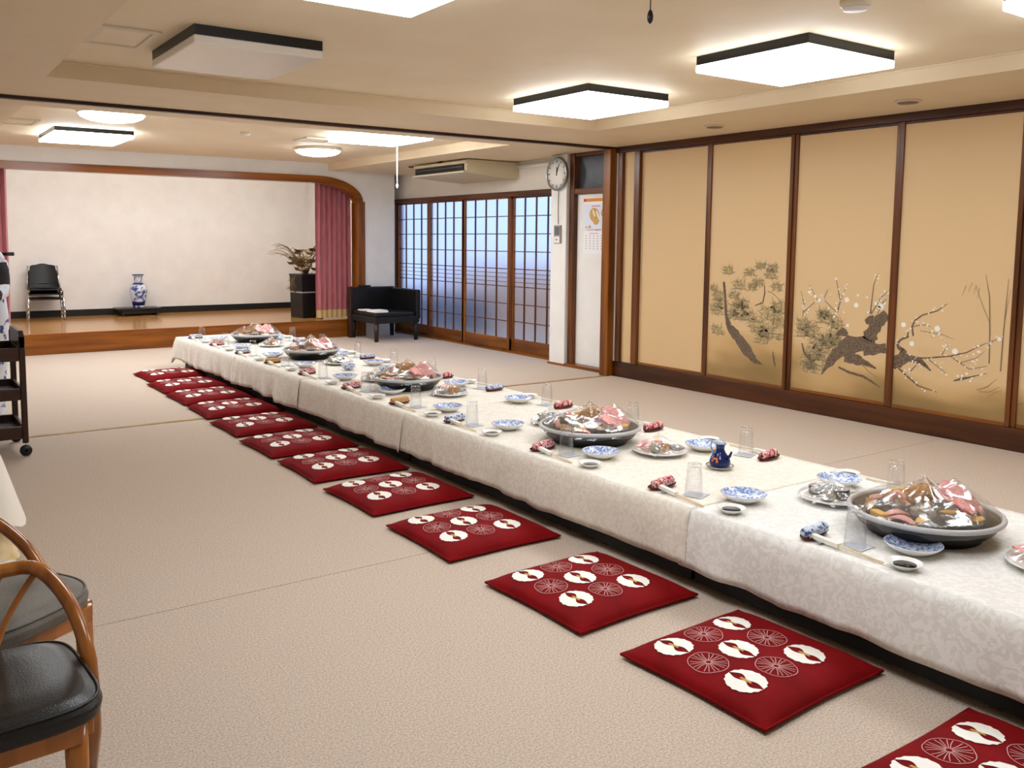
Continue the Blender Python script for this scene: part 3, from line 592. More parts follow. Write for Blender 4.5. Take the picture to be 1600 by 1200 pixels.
def tablecloth(i, y0, y1, end):
    lift = .0015*i; x0, x1 = XF-.002*i, XK+.002*i; ya, yb_ = y0-.015, y1+(.0 if end else .02); zt_ = TZ+lift; mb = MB()
    drop_n = 9
    def nz(a, b, s): return mnoise.noise(Vector((a, b, s+i*9.1)))
    path = []; ny = max(8, int((yb_-ya)/.025))
    for k in range(ny+1): path.append((x0, ya+(yb_-ya)*k/ny, -1, 0, 0))
    n1 = len(path)
    run2 = []
    for k in range(ny+1): run2.append((x1, yb_-(yb_-ya)*k/ny, 1, 0, 0))
    if end:
        for c, (px, a0) in enumerate(((x0, pi), (x1, pi/2))):
            cor = [(px, yb_, cos(a0-q), sin(a0-q), sin(2*q)) for q in [pi/2*j/10 for j in range(1, 10)]]
            path += cor
            if c == 0:
                for k in range(31): path.append((x0+(x1-x0)*k/30, yb_, 0, 1, 0))
        path += run2; runs = [path]
    else: runs = [path, run2]
    for run in runs:
        n = len(run)
        def fn(u, v):
            k = min(n-1, int(round(u*(n-1)))); px, py, nx, nyy, cf = run[k]; s = px*1.3+py*5.2 if abs(nx) > .5 else px*5+py
            am = 1.1+.5*(i >= 1)+.3*(i >= 2)+.4*(i >= 3); edge = max(0, 1-abs(py-ya)/.05) if i else 0
            fold = am*(.014*nz(s, v*.6, 2)+.010*nz(s*2.3, v*.5, 5))*v**1.1+.002*nz(s*4, v*3, 7)+edge*.014*v
            L_ = .232+.020*nz(s*.7, 0, 11)+.05*cf
            out = .013*(1-(1-min(1, v*3))**2)+(fold+.012*v+.03*cf*v)
            return Vector((px+nx*out, py+nyy*out, zt_-(.004 if v > 0 else 0)-L_*v*(1-.0*v)))
        mb.grid(fn, n, drop_n)
    nx_ = 26
    mb.grid(lambda u, v: Vector((x0+(x1-x0)*u, ya+(yb_-ya)*v, zt_+(.0012*nz(u*9, v*30, 3) if .02 < u < .98 else 0))), nx_, ny+1)
    o = obj('tablecloth', mb, CLOTH if i == 0 else CREAMC); md = o.modifiers.new('thick', 'SOLIDIFY'); md.thickness = .0012; md.offset = -1
    lbl = ['white damask tablecloth at the near end of the table row', 'cream-white damask tablecloth under the second large platter', 'cream-white tablecloth under the third large platter',
           'cream-white tablecloth second from the far end of the row', 'cream-white tablecloth at the far end, its corner hanging down'][i]
    return tag(o, lbl, 'tablecloth', 'tablecloths on the long table row')
for i, (y0, y1) in enumerate(segs): tablecloth(i, y0, y1, i == 4)
TOP = [(y1+.02, TZ+.0015*i) for i, (y0, y1) in enumerate(segs)]
def topz(y):
    z = TZ
    for i, (y0, y1) in enumerate(segs):
        if y0-.03 <= y <= y1+.03: z = max(z, TZ+.0015*i)
    return z+.0022

# ================================================================== floor cushions
CUSHM = mat('dark_red_cotton', (126, 8, 14), .8, var=(9, 3), rgb2=(108, 5, 9), bump=(300, .1), sheen=.0, spec=.12); PRW = mat('white_print', (238, 234, 228), .7); PRG = mat('gold_print', (198, 140, 40), .6); PRL = mat('pink_grey_print', (206, 150, 148), .7)
CW, CD = .615, .575
def ch(u, v):  # top height of a cushion, u and v from -1 to 1
    e = max(0.0, (1-abs(u)**5)*(1-abs(v)**5)); return .016+.046*e**.55+.003*mnoise.noise(Vector((u*2.2, v*2.2, 4)))*e
def cxy(u, v):
    k = 1-.035*(1-(abs(u)*abs(v))**1.5)*max(abs(u), abs(v))**6; return u*CW/2*k, v*CD/2*k
def cushion():
    t = thing('floor_cushion', 'x', 'floor cushion', (0, 0, 0), 0, 'dark red floor cushions along the tables')
    def gt(a, b):
        u, v = 2*a-1, 2*b-1; u = sin(u*pi/2)*.5+u*.5; v = sin(v*pi/2)*.5+v*.5; x_, y_ = cxy(u, v); return Vector((x_, y_, ch(u, v)))
    def gb(a, b):
        u, v = 2*a-1, 2*b-1; u = sin(u*pi/2)*.5+u*.5; v = sin(v*pi/2)*.5+v*.5; x_, y_ = cxy(u, v); return Vector((x_, y_, .016-.015*max(0, (1-abs(u)**6)*(1-abs(v)**6))**.5))
    obj('cover', MB().grid(gt, 33, 33).grid(gb, 17, 17), CUSHM, t)
    edge = [cxy(*p) for p in [(-1+2*i/10, -1) for i in range(10)]+[(1, -1+2*i/10) for i in range(10)]+[(1-2*i/10, 1) for i in range(10)]+[(-1, 1-2*i/10) for i in range(10)]]
    obj('piping', MB().tube([(x_, y_, .016) for x_, y_ in edge], .005, 6, closed=True), CUSHM, t)
    def onto(x_, y_, o): return (x_, y_, ch(max(-1, min(1, x_/(CW/2))), max(-1, min(1, y_/(CD/2))))+o)
    S_ = .150; R_ = .064
    def roundprint(cx, cy, s):
        mb = MB()
        for sd in (-1, 1):         # two facing half-moons parted by a waisted gap along y
            P = []; n = 18
            for i in range(n+1):
                a = -pi/2+pi*i/n; r = R_*(1+.035*sin(i*2.6+s)); P.append((sd*r*cos(a), r*sin(a)))
            I = []
            for i in range(n+1):
                y_ = R_*(1-2*i/n)*.97; q = abs(y_)/R_; I.append((sd*(.0035+.0175*sin(pi*min(1, q*1.05))**1.3*(1 if (y_*sd > 0) else .55)), y_))
            I = I[::-1]; vs = []; fs = []
            for (p, q) in zip(P, I):
                for k in range(4): vs.append(onto(cx+p[0]+(q[0]-p[0])*k/3, cy+p[1]+(q[1]-p[1])*k/3, .0022))
            for i in range(n):
                for k in range(3): fs.append((i*4+k, i*4+k+1, i*4+k+5, i*4+k+4))
            mb.add(vs, fs, 0)
        G = [(-.004, -.022), (.004, -.018), (.006, 0), (.005, .02), (-.004, .022), (-.006, 0)]
        mb.add([onto(cx+a, cy+b, .0030) for a, b in G], [list(range(6))], 1)
        obj('printed_roundel', mb, [PRW, PRG], t)
    def outline(cx, cy, s):
        mb = MB(); w = .0012
        def line(pts):
            for a, b in zip(pts, pts[1:]):
                d = Vector((b[0]-a[0], b[1]-a[1])); d = d.normalized() if d.length > 1e-7 else Vector((1, 0)); n = Vector((-d.y, d.x))*w
                mb.add([onto(a[0]-n.x, a[1]-n.y, .0022), onto(b[0]-n.x, b[1]-n.y, .0022), onto(b[0]+n.x, b[1]+n.y, .0022), onto(a[0]+n.x, a[1]+n.y, .0022)], [(0, 1, 2, 3)])
        line([(cx+R_*.97*cos(a)*(1+.05*abs(sin(a*2.5+s))), cy+R_*.97*sin(a)*(1+.05*abs(sin(a*2.5+s)))) for a in [2*pi*i/40 for i in range(41)]])
        line([(cx+.010*cos(a), cy+.010*sin(a)) for a in [2*pi*i/10 for i in range(11)]])
        for k in range(5):
            a = 2*pi*k/5+s
            for dd in (-.42, -.16, .16, .42): line([(cx+.011*cos(a+dd*1.3), cy+.011*sin(a+dd*1.3)), (cx+.035*cos(a+dd*.9), cy+.035*sin(a+dd*.9)), (cx+.058*cos(a+dd), cy+.058*sin(a+dd))])
        obj('printed_flower', mb, PRL, t)
    for (a, b) in ((-1, -1), (1, -1), (-1, 1), (1, 1), (0, 0)): roundprint(a*S_-.035, b*S_*.97+.02, a+2*b)
    for (a, b) in ((0, -1), (0, 1), (-1, 0), (1, 0)): outline(a*S_-.035, b*S_*.97+.02, a+2*b)
    return t
c0 = cushion()
cy_ = [.985, 1.83, 2.60, 3.45, 4.21, 4.93, 5.62, 6.34, 7.06, 7.74, 8.42, 9.16]
cx_ = [2.33, 2.33, 2.305, 2.305, 2.32, 2.33, 2.33, 2.35, 2.38, 2.39, 2.40, 2.45]
for i, (x_, y_) in enumerate(zip(cx_, cy_)):
    lb = 'dark red floor cushion cut off at the lower right corner' if i == 0 else 'dark red cushion with white roundels, '+('nearest one wholly in view' if i == 1 else 'farthest of the row' if i == 11 else nth(i))
    rz = [.0, .05, .04, .0, .04, -.02, .03, .02, -.03, .02, .03, .05][i]*.6
    if i == 0: c0.location = (x_, y_, 0); c0['label'] = lb
    else: dup(c0, (x_, y_, .0), rz, lb)

# ================================================================== place settings
def thin_glass():
    m = bpy.data.materials.new('clear_glass'); m.use_nodes = True; nt = m.node_tree; N = nt.nodes; L = nt.links; N.clear()
    o = N.new('ShaderNodeOutputMaterial'); a = N.new('ShaderNodeBsdfTransparent'); g = N.new('ShaderNodeBsdfGlossy'); a.inputs[0].default_value = (.985, .99, .995, 1); g.inputs['Roughness'].default_value = .03
    lw = N.new('ShaderNodeLayerWeight'); lw.inputs[0].default_value = .30; mx = N.new('ShaderNodeMixShader'); mr = N.new('ShaderNodeMapRange'); mr.inputs[3].default_value = .03; mr.inputs[4].default_value = .28; L.new(lw.outputs['Facing'], mr.inputs[0]); L.new(mr.outputs[0], mx.inputs[0]); L.new(a.outputs[0], mx.inputs[1]); L.new(g.outputs[0], mx.inputs[2]); L.new(mx.outputs[0], o.inputs[0])
    return m
GLASS = thin_glass()
CERW = mat('white_ceramic', (238, 236, 232), .18); SOY = mat('soy_sauce', (16, 6, 3), .25, spec=.25); LACQ = mat('red_lacquer', (120, 16, 20), .22); LACB = mat('black_lacquer', (16, 10, 10), .22)
BLUEP = mat('blue_print_glaze', (222, 228, 242), .18, var=(80, 2), rgb2=(116, 142, 200), contrast=(.42, .56))
TOWR = mat('red_white_towel', (232, 200, 198), .9, var=(75, 2), rgb2=(176, 34, 48), contrast=(.44, .56)); TOWB = mat('blue_white_towel', (214, 222, 240), .9, var=(60, 2), rgb2=(66, 86, 140), contrast=(.40, .50)); TOWT = mat('tan_towel', (214, 172, 120), .9, var=(60, 2), rgb2=(186, 138, 84))
CHOP = mat('pale_chopstick_wood', (226, 204, 168), .5); COAST = mat('grey_paper_coaster', (196, 198, 204), .8); SLEEVE = mat('white_paper_sleeve', (240, 236, 226), .7); RESTG = mat('grey_glaze', (166, 172, 182), .25)
def p_tray():
    t = thing('towel_tray', 'x', 'towel tray'); P = [(.085*cos(a)*(1+.06*cos(3*a)), .034*sin(a)) for a in [2*pi*i/24 for i in range(24)]]
    obj('dish', MB().prism([(u*.9, v*.85) for u, v in P], 0, .004).grid(lambda u, v: Vector((.085*cos(2*pi*u)*(.88+.12*v), .034*sin(2*pi*u)*(.84+.16*v), .003+.008*v)), 24, 4, wrapu=True), LACQ, t)
    obj('rim', MB().tube([(.085*cos(a), .034*sin(a), .011) for a in [2*pi*i/24 for i in range(24)]], .002, 6, closed=True), LACB, t)
    return t
def p_towel(m):
    t = thing('rolled_towel', 'x', 'towel'); R_ = Matrix.Rotation(pi/2, 4, 'Y')
    obj('roll', MB().lathe([(.005, -.066), (.014, -.068), (.0185, -.064), (.0195, -.03), (.019, 0), (.0195, .03), (.0185, .064), (.014, .068), (.005, .066)], 16, M=Matrix.Translation((0, 0, .0195)) @ R_, wob=lambda a, z: .07*mnoise.noise(Vector((cos(a)*2, sin(a)*2, z*30)))), m, t)
    obj('fold', MB().grid(lambda u, v: Vector(((u-.5)*.132, -.021+.0025*v-.004*v*v, .006+.022*v)), 9, 5), m, t)
    return t
def p_glass():
    t = thing('drinking_glass', 'x', 'glass')   # turned upside down, thick base on top
    obj('wall', MB().lathe([(.0385, 0), (.0388, .003), (.0345, .07), (.0305, .128), (.0295, .134), (.020, .135), (.001, .135), (.001, .118), (.022, .117), (.0285, .112), (.0325, .07), (.0368, .003), (.0385, 0)], 28), GLASS, t)
    obj('base_ring', MB().lathe([(.0285, .134), (.0292, .1365), (.0255, .1375), (.0245, .1352), (.0285, .134)], 28), GLASS, t)
    return t
def p_coaster(): return obj('coaster', box(-.045, .045, -.045, .045, 0, .0012), COAST)
def p_dish(sx=1.0):
    t = thing('side_dish', 'x', 'dish')
    obj('bowl', MB().lathe([(.042, .0), (.044, .005), (.066, .013), (.086, .026), (.094, .035), (.0925, .0365)], 36, sx=sx), CERW, t)
    obj('glaze', MB().lathe([(.001, .0085), (.046, .0095), (.066, .0165), (.085, .0285), (.0925, .0367)], 36, sx=sx), BLUEP, t)
    obj('rim', MB().tube([(.0935*cos(a)*sx, .0935*sin(a), .0362) for a in [2*pi*i/36 for i in range(36)]], .0014, 6, closed=True), CERW, t)
    return t
def p_soy():
    t = thing('soy_dish', 'x', 'soy dish')
    obj('dish', MB().lathe([(.030, 0), (.031, .004), (.046, .012), (.057, .021), (.058, .0225), (.056, .0218), (.044, .0145), (.028, .0075), (.001, .0065)], 32), CERW, t)
    obj('sauce', MB().lathe([(.001, .0135), (.036, .0135), (.0355, .0118)], 28, c=(.004, -.002, 0)), SOY, t)
    return t
def p_chop():
    t = thing('chopsticks', 'x', 'chopsticks')
    for s in (-1, 1): obj('stick', MB().tube([(s*.0040, .02, .0165), (s*.0035, -.24, .0035)], [.0036, .0024], 6), CHOP, t)
    obj('paper_sleeve', box(-.0105, .0105, -.07, .075, .0065, .0215, M=Matrix.Translation((0, 0, .0015)) @ Matrix.Rotation(.05, 4, 'X')), SLEEVE, t)
    return t
def p_rest():
    o = MB().grid(lambda u, v: Vector(((u-.5)*.05, (v-.5)*.018, .0078+.003*(2*u-1)**2-.004*(2*v-1)**2)), 9, 5).box(-.023, .023, -.007, .007, 0, .006, bev=.002); return obj('chopstick_rest', o, RESTG)
protos = dict(tray=p_tray(), red=p_towel(TOWR), blue=p_towel(TOWB), tan=p_towel(TOWT), glass=p_glass(), coaster=p_coaster(), dish=p_dish(), soy=p_soy(), chop=p_chop(), rest=p_rest())
for k, c in (('coaster', 'coaster'), ('rest', 'chopstick rest')): protos[k]['category'] = c
used = set()
def put(k, x_, y_, dz, rz, label, group):
    loc = (x_, y_, topz(y_)+dz)
    if k in used: o = dup(protos[k], loc, rz, label)
    else: used.add(k); o = protos[k]; o.location = loc; o.rotation_euler = (0, 0, rz); o['label'] = label
    o['group'] = group; return o
front = [(1.93, 1.78, 1.63, 1.565, 'blue'), (2.69, 2.53, 2.36, 2.285, 'red'), (3.53, 3.37, 3.235, 3.13, 'red'), (4.37, 4.22, 4.02, 3.945, 'blue'), (5.04, 4.87, 4.66, 4.575, 'tan'), (5.75, 5.57, 5.39, 5.29, 'red'),
         (6.54, 6.29, 6.13, 6.00, 'red'), (7.28, 7.05, 6.90, 6.78, 'tan'), (8.03, 7.82, 7.62, 7.50, 'blue'), (8.78, 8.60, 8.42, 8.30, 'red'), (9.50, 9.34, 9.16, 9.05, 'blue')]
back = [(1.98, 2.09, 2.29, 2.36, 'red'), (2.77, 2.89, 3.07, 3.18, 'red'), (3.56, 3.70, 3.87, 3.95, 'red'), (4.36, 4.50, 4.66, 4.76, 'red'), (5.13, 5.25, 5.42, 5.5, 'blue'), (5.80, 5.95, 6.12, 6.22, 'red'),
        (6.45, 6.57, 6.72, 6.83, 'tan'), (7.11, 7.25, 7.40, 7.5, 'blue'), (7.9, 8.02, 8.2, 8.3, 'red'), (8.65, 8.78, 8.95, 9.05, 'blue')]
COLN = dict(red='red and white', blue='blue and white', tan='tan')
def settings(rows, side, sgn):
    for i, (yt, yg, yd, ys, col) in enumerate(rows):
        j = lambda a: random.uniform(-a, a); X = lambda d: (2.66+d if sgn > 0 else 3.742-d); w = nth(i); rot = 0 if sgn > 0 else pi
        put('tray', X(.130), yt, 0, rot+.16+j(.08), 'red lacquer towel tray on the %s side, %s' % (side, w), 'towel trays'); last = bpy.context.view_layer
        put(col, X(.132), yt, .0045, rot+.16+j(.08), '%s rolled towel on the %s side, %s' % (COLN[col], side, w), 'rolled hand towels')
        put('coaster', X(.165), yg, 0, j(.2)+.2, 'grey paper coaster on the %s side, %s' % (side, w), 'paper coasters')
        put('glass', X(.155), yg, .0014, j(3), 'upturned drinking glass on the %s side, %s' % (side, w), 'upturned glasses')
        put('dish', X(.265), yd, 0, j(1), 'blue patterned dish on the %s side, %s' % (side, w), 'blue patterned dishes')
        put('soy', X(.100), ys, 0, j(1), 'small soy dish on the %s side, %s' % (side, w), 'soy sauce dishes')
        put('rest', X(.085), yt-sgn*.065, 0, rot+j(.1), 'grey chopstick rest on the %s side, %s' % (side, w), 'chopstick rests')
        put('chop', X(.085), yt-sgn*.065, .0, rot-.08*1+j(.05), 'chopsticks in paper sleeve on the %s side, %s' % (side, w), 'chopsticks in paper sleeves')
settings(front, 'cushion', 1); settings(back, 'panel', -1)

# sauce bottle and a few bowls
t = thing('sauce_bottle', 'dark blue sauce bottle with orange flower on a saucer', 'sauce bottle', (3.26, 2.775, topz(2.775)+.012))
BOT = mat('cobalt_glaze', (22, 34, 96), .12)
obj('body', MB().lathe([(.040, 0), (.047, .006), (.049, .022), (.043, .042), (.027, .062), (.019, .078), (.020, .096), (.027, .106)], 28), BOT, t)
obj('lid', MB().lathe([(.027, .106), (.028, .110), (.016, .118), (.006, .122), (.001, .123)], 24), mat('pale_blue_glaze', (170, 186, 214), .15), t)
obj('spout', MB().tube([(0, -.038, .040), (.004, -.055, .058), (.006, -.062, .078)], [.010, .007, .005], 8), BOT, t)
obj('handle', MB().tube([(0, .024, .10), (0, .052, .112), (0, .058, .085), (0, .042, .045)], .0045, 8), mat('pale_blue_glaze', (170, 186, 214), .15), t)
f_ = MB()
for i in range(6):
    a = 2*pi*i/6; f_.ball((-.0445+.004*abs(sin(a)), -.008+.013*cos(a), .030+.011*sin(a)), .004, .0075, .0075, 8, 6)
obj('flower', f_, mat('orange_glaze', (220, 120, 40), .2), t)
t = thing('saucer', 'white saucer with dark rim under the blue sauce bottle', 'saucer', (3.26, 2.775, topz(2.775)))
obj('dish', MB().lathe([(.035, 0), (.036, .004), (.058, .009), (.064, .0155), (.058, .0125), (.030, .0105), (.001, .0105)], 30), CERW, t); obj('rim', MB().tube([(.0635*cos(a), .0635*sin(a), .0155) for a in [2*pi*i/30 for i in range(30)]], .0016, 6, closed=True), LACB, t)
for i, (x_, y_) in enumerate(((3.17, 6.58), (3.38, 6.33))):
    t = thing('small_bowl', ['blue and white small bowl between the third and fourth platters', 'blue and white small bowl on the panel side of another'][i], 'bowl', (x_, y_, topz(y_)), 0, 'small bowls')
    obj('bowl', MB().lathe([(.030, 0), (.031, .006), (.052, .018), (.060, .042), (.0575, .042), (.049, .021), (.001, .012)], 28), BLUEP, t); obj('rim', MB().tube([(.0588*cos(a), .0588*sin(a), .0425) for a in [2*pi*i/28 for i in range(28)]], .0022, 6, closed=True), CERW, t)

# ================================================================== platters of food under film
def film_mat():
    m = bpy.data.materials.new('plastic_film'); m.use_nodes = True; nt = m.node_tree; N = nt.nodes; L = nt.links; N.clear()
    o = N.new('ShaderNodeOutputMaterial'); tr_ = N.new('ShaderNodeBsdfTransparent'); gl = N.new('ShaderNodeBsdfGlossy'); df = N.new('ShaderNodeBsdfDiffuse')
    tr_.inputs[0].default_value = (.97, .97, .97, 1); gl.inputs['Roughness'].default_value = .16; gl.inputs[0].default_value = (1, 1, 1, 1); df.inputs[0].default_value = (.85, .86, .88, 1)
    lw = N.new('ShaderNodeLayerWeight'); lw.inputs[0].default_value = .45; r = N.new('ShaderNodeMapRange'); L.new(lw.outputs['Facing'], r.inputs[0]); r.inputs[3].default_value = .035; r.inputs[4].default_value = .32
    m1 = N.new('ShaderNodeMixShader'); m1.inputs[0].default_value = .035; L.new(tr_.outputs[0], m1.inputs[1]); L.new(df.outputs[0], m1.inputs[2])
    m2 = N.new('ShaderNodeMixShader'); L.new(r.outputs[0], m2.inputs[0]); L.new(m1.outputs[0], m2.inputs[1]); L.new(gl.outputs[0], m2.inputs[2]); L.new(m2.outputs[0], o.inputs[0])
    tc = N.new('ShaderNodeTexCoord'); n = N.new('ShaderNodeTexNoise'); n.inputs['Scale'].default_value = 13; n.inputs['Detail'].default_value = 2; n.inputs['Distortion'].default_value = 1.5; L.new(tc.outputs['Object'], n.inputs[0])
    bp = N.new('ShaderNodeBump'); bp.inputs['Strength'].default_value = .3; bp.inputs['Distance'].default_value = .012; L.new(n.outputs[0], bp.inputs['Height']); L.new(bp.outputs[0], gl.inputs['Normal'])
    return m
FILM = film_mat()
FRY = mat('golden_crust', (214, 154, 70), .65, var=(8, 4), rgb2=(140, 84, 30), bump=(14, .8)); PINKF = mat('pink_fish', (232, 112, 120), .35, var=(6, 2), rgb2=(244, 206, 200), stretch=(1, 5, 1)); NORI = mat('nori_black', (20, 24, 22), .5, bump=(90, .4)); RICE = mat('white_rice', (238, 234, 222), .6, bump=(160, .8))
EGG = mat('yellow_egg', (228, 176, 66), .5); GRILL = mat('grilled_fish_skin', (150, 122, 90), .35, var=(6, 3), rgb2=(60, 50, 44)); SILV = mat('silver_skin', (196, 200, 206), .25, var=(6, 3), rgb2=(70, 76, 92)); SHRED = mat('pale_garnish', (232, 222, 202), .6, bump=(80, 1.0)); LEAF = mat('dark_leaf', (44, 66, 40), .45); REDF = mat('red_shell', (188, 52, 44), .35, var=(40, 2), rgb2=(236, 200, 190))
def food(kind, s):
    """mesh parts of one bite of food, about s metres across, base at z=0"""
    r = random.Random(kind+str(round(s, 3))+str(random.random()))
    if kind == 'fried_piece': return [('crust', MB().ball((0, 0, s*.30), s*.62, s*.26, s*.30, 14, 9, bump=.45, seed=r.random()*9), FRY)]
    if kind == 'fish_slice':
        def fn(o): return lambda u, v: Vector(((u-.5)*s*1.3, (v-.5)*s*.7*(1-.3*u), s*.16+s*.22*sin(u*pi)+o))
        return [('flesh', MB().grid(fn(0), 10, 5).grid(fn(s*.13), 10, 5).tube([fn(s*.065)(.5+.5*cos(a), .5+.5*sin(a)) for a in [2*pi*i/20 for i in range(20)]], s*.07, 6, closed=True), PINKF)]
    if kind == 'sushi_roll':
        return [('nori', MB().lathe([(s*.36, 0), (s*.37, s*.05), (s*.37, s*.5), (s*.35, s*.53)], 16), NORI), ('rice', MB().lathe([(s*.345, s*.50), (s*.33, s*.55), (.001, s*.55)], 16), RICE), ('filling', MB().lathe([(s*.12, s*.5), (s*.12, s*.565), (.001, s*.565)], 10), r.choice([EGG, PINKF]))]
    if kind == 'egg_block': return [('block', MB().box(-s*.45, s*.45, -s*.22, s*.22, 0, s*.34, bev=s*.06), EGG)]
    if kind == 'grilled_fish':
        def prof(u): return s*.30*sin(min(1, u*1.15)*pi)**.7+s*.015
        return [('body', MB().tube([((u-.5)*s*1.6, s*.14*sin(u*3), s*.28) for u in [i/10 for i in range(11)]], [prof(i/10) for i in range(11)], 10, flat=.75), r.choice([GRILL, SILV])), ('tail', MB().add([(s*.72, 0, s*.28), (s*1.0, s*.12, s*.5), (s*.93, s*.05, s*.3), (s*1.0, s*.05, s*.08)], [(0, 1, 2), (0, 2, 3)]), GRILL)]
    if kind == 'rice_ball': return [('rice', MB().ball((0, 0, s*.22), s*.5, s*.26, s*.22, 14, 8, bump=.15, seed=r.random()*9), RICE), ('topping', MB().ball((0, 0, s*.42), s*.58, s*.27, s*.10, 14, 8, bump=.2, seed=3), r.choice([PINKF, REDF, EGG]))]
    if kind == 'garnish': return [('shreds', MB().ball((0, 0, s*.3), s*.45, s*.4, s*.32, 14, 9, bump=.7, seed=r.random()*9), SHRED)]
    if kind == 'prawn':
        pts = [(s*.5*cos(a), 0, s*.12+s*.5*sin(a)) for a in [.1+2.4*i/9 for i in range(10)]]
        return [('shell', MB().tube(pts, [s*.10, s*.15, s*.17, s*.17, s*.16, s*.15, s*.13, s*.11, s*.08, s*.04], 10), REDF), ('tail', MB().add([pts[-1], (pts[-1][0]-s*.22, s*.14, pts[-1][2]-s*.12), (pts[-1][0]-s*.16, 0, pts[-1][2]-s*.2), (pts[-1][0]-s*.22, -s*.14, pts[-1][2]-s*.12)], [(0, 1, 2), (0, 2, 3)]), REDF)]
    if kind == 'leaf': return [('blade', MB().grid(lambda u, v: Vector(((u-.5)*s*1.4, (v-.5)*s*.6*sin(pi*min(.98, max(.02, u))), s*.1+s*.5*u*u)), 10, 5), LEAF)]
KL = dict(fried_piece='golden fried piece', fish_slice='pink fish slice', sushi_roll='black sushi roll', egg_block='yellow egg block', grilled_fish='grilled fish', rice_ball='topped rice ball', garnish='pale shredded garnish', prawn='red and white prawn', leaf='dark garnish leaf')
lib = {}
def bite(kind, s, loc, rz, tilt, where, grp):
    key = (kind, random.randrange(2))
    if key not in lib: lib[key] = [(nm, mb.mesh(nm), m) for nm, mb, m in food(kind, 1.0)]
    t = thing(kind, '%s under film on the %s' % (KL[kind], where), 'food', loc, rz, grp); t.scale = (s, s, s); t.rotation_euler = (tilt, tilt*.6, rz)
    for nm, me, m in lib[key]:
        obj(nm, me, m, t)
def film(name, label, x_, y_, z_, r, rz, peaks, slope, lip, grp, ov=1.0):
    mb = MB(); nr, na = 22, 72; sc = sorted(peaks, key=lambda p: -p[2])
    def hh(px, py):
        h = 0.0; d0 = hypot(px, py/ov)
        for (qx, qy, qz) in peaks:
            d = hypot(px-qx, py-qy); e = max(.02, r-hypot(qx, qy)); h = max(h, qz*max(0, 1-(d/(r*1.05))**.62 if d < r else 0))
        return h*max(0, 1-(d0/r)**7)*(1+.16*mnoise.noise(Vector((atan2(py, px)*3.2, d0*5, r*7))))
    def fn(u, v):
        a = 2*pi*u; q = v*1.0; px, py = r*1.01*q*cos(a), r*1.01*q*sin(a)*ov
        if v > .999: return Vector((px*1.012+.004*cos(a*9), py*1.012, -lip*(.7+.5*mnoise.noise(Vector((cos(a)*4, sin(a)*4, r))))))
        return Vector((px, py, .006+hh(px, py)+.005*mnoise.noise(Vector((px*38, py*38, r*9)))*min(1, 8*(1-q))))
    mb.grid(fn, na, nr, wrapu=True); o = obj(name, mb, FILM, None, (x_, y_, z_), rz); return tag(o, label, 'plastic film', grp)
TRAYB = mat('black_tray', (10, 10, 11), .35, spec=.3); TRIM = mat('grey_rim', (190, 190, 192), .3)
where_big = ['nearest large platter', 'second large platter', 'third large platter', 'fourth large platter', 'farthest large platter']
def platter(i, x_, y_, r, seed):
    random.seed(seed); z_ = topz(y_)+.001; w = where_big[i]
    t = thing('serving_platter', 'round black serving platter with grey rim, %s' % ('nearest to the camera' if i == 0 else 'farthest of five' if i == 4 else ORD[i]+' from the near end'), 'platter', (x_, y_, z_), 0, 'large black platters')
    obj('tray', MB().lathe([(r*.74, 0), (r*.76, .012), (r*.88, .035), (r*.965, .066), (r*.99, .078), (r*.95, .074), (r*.78, .050), (r*.60, .040), (.001, .040)], 48), TRAYB, t)
    obj('rim', MB().tube([(r*.985*cos(a), r*.985*sin(a), .080) for a in [2*pi*k/48 for k in range(48)]], .0105, 8, closed=True), TRIM, t)
    grp = 'food on the '+w; peaks = []
    outer = ['fish_slice', 'sushi_roll', 'prawn', 'rice_ball', 'fried_piece', 'egg_block', 'fish_slice', 'grilled_fish', 'sushi_roll', 'rice_ball', 'prawn', 'fried_piece']
    inner = ['fried_piece', 'garnish', 'fish_slice', 'egg_block', 'leaf', 'rice_ball']; SZ = dict(fish_slice=.068, grilled_fish=.056, fried_piece=.078, prawn=.074, leaf=.066, rice_ball=.074, egg_block=.076)
    if i % 2: outer = outer[5:]+outer[:5]; inner = inner[2:]+inner[:2]
    for (ks, q, up, ph) in ((outer, r*.70, .060, .1), (inner, r*.36, .044, .4)):
        for k, kd in enumerate(ks):
            a = ph+2*pi*k/len(ks); s = SZ.get(kd, .074); bite(kd, s, (x_+q*cos(a), y_+q*sin(a), z_+up), a+(pi/2 if q > r*.5 else 0), 0, w, grp); peaks.append((q*cos(a), q*sin(a), max(.01, up+s*.75-.080)))
    for n_, (a, b, kd, s, zz, tl, hh_) in enumerate(((-.01, .0, 'garnish', .10, .044, 0, .05), (.0, .01, 'fried_piece', .115, .108, .75, .135), (r*.50, -.16*r, 'fish_slice', .120, .098, .9, .125), (-r*.48, r*.12, 'prawn', .085, .102, .2, .085), (-r*.05, -r*.50, 'fish_slice', .100, .100, .7, .085), (r*.18, r*.50, 'egg_block', .085, .098, .3, .07))):
        bite(kd, s, (x_+a, y_+b, z_+zz), (.3, 2.2, -.9, 1.2, .4, 2.6)[n_], tl, w, grp); peaks.append((a, b, hh_))
    film('film_wrap', 'clear crumpled plastic film over the '+w, x_, y_, z_+.080, r, 0, peaks, .6, .035, 'film covers')
for i, (x_, y_, r, sd) in enumerate(((3.175, 1.735, .262, 11), (3.135, 3.56, .268, 12), (3.14, 5.55, .25, 13), (3.21, 7.42, .25, 14), (3.23, 8.88, .25, 15))): platter(i, x_, y_, r, sd)
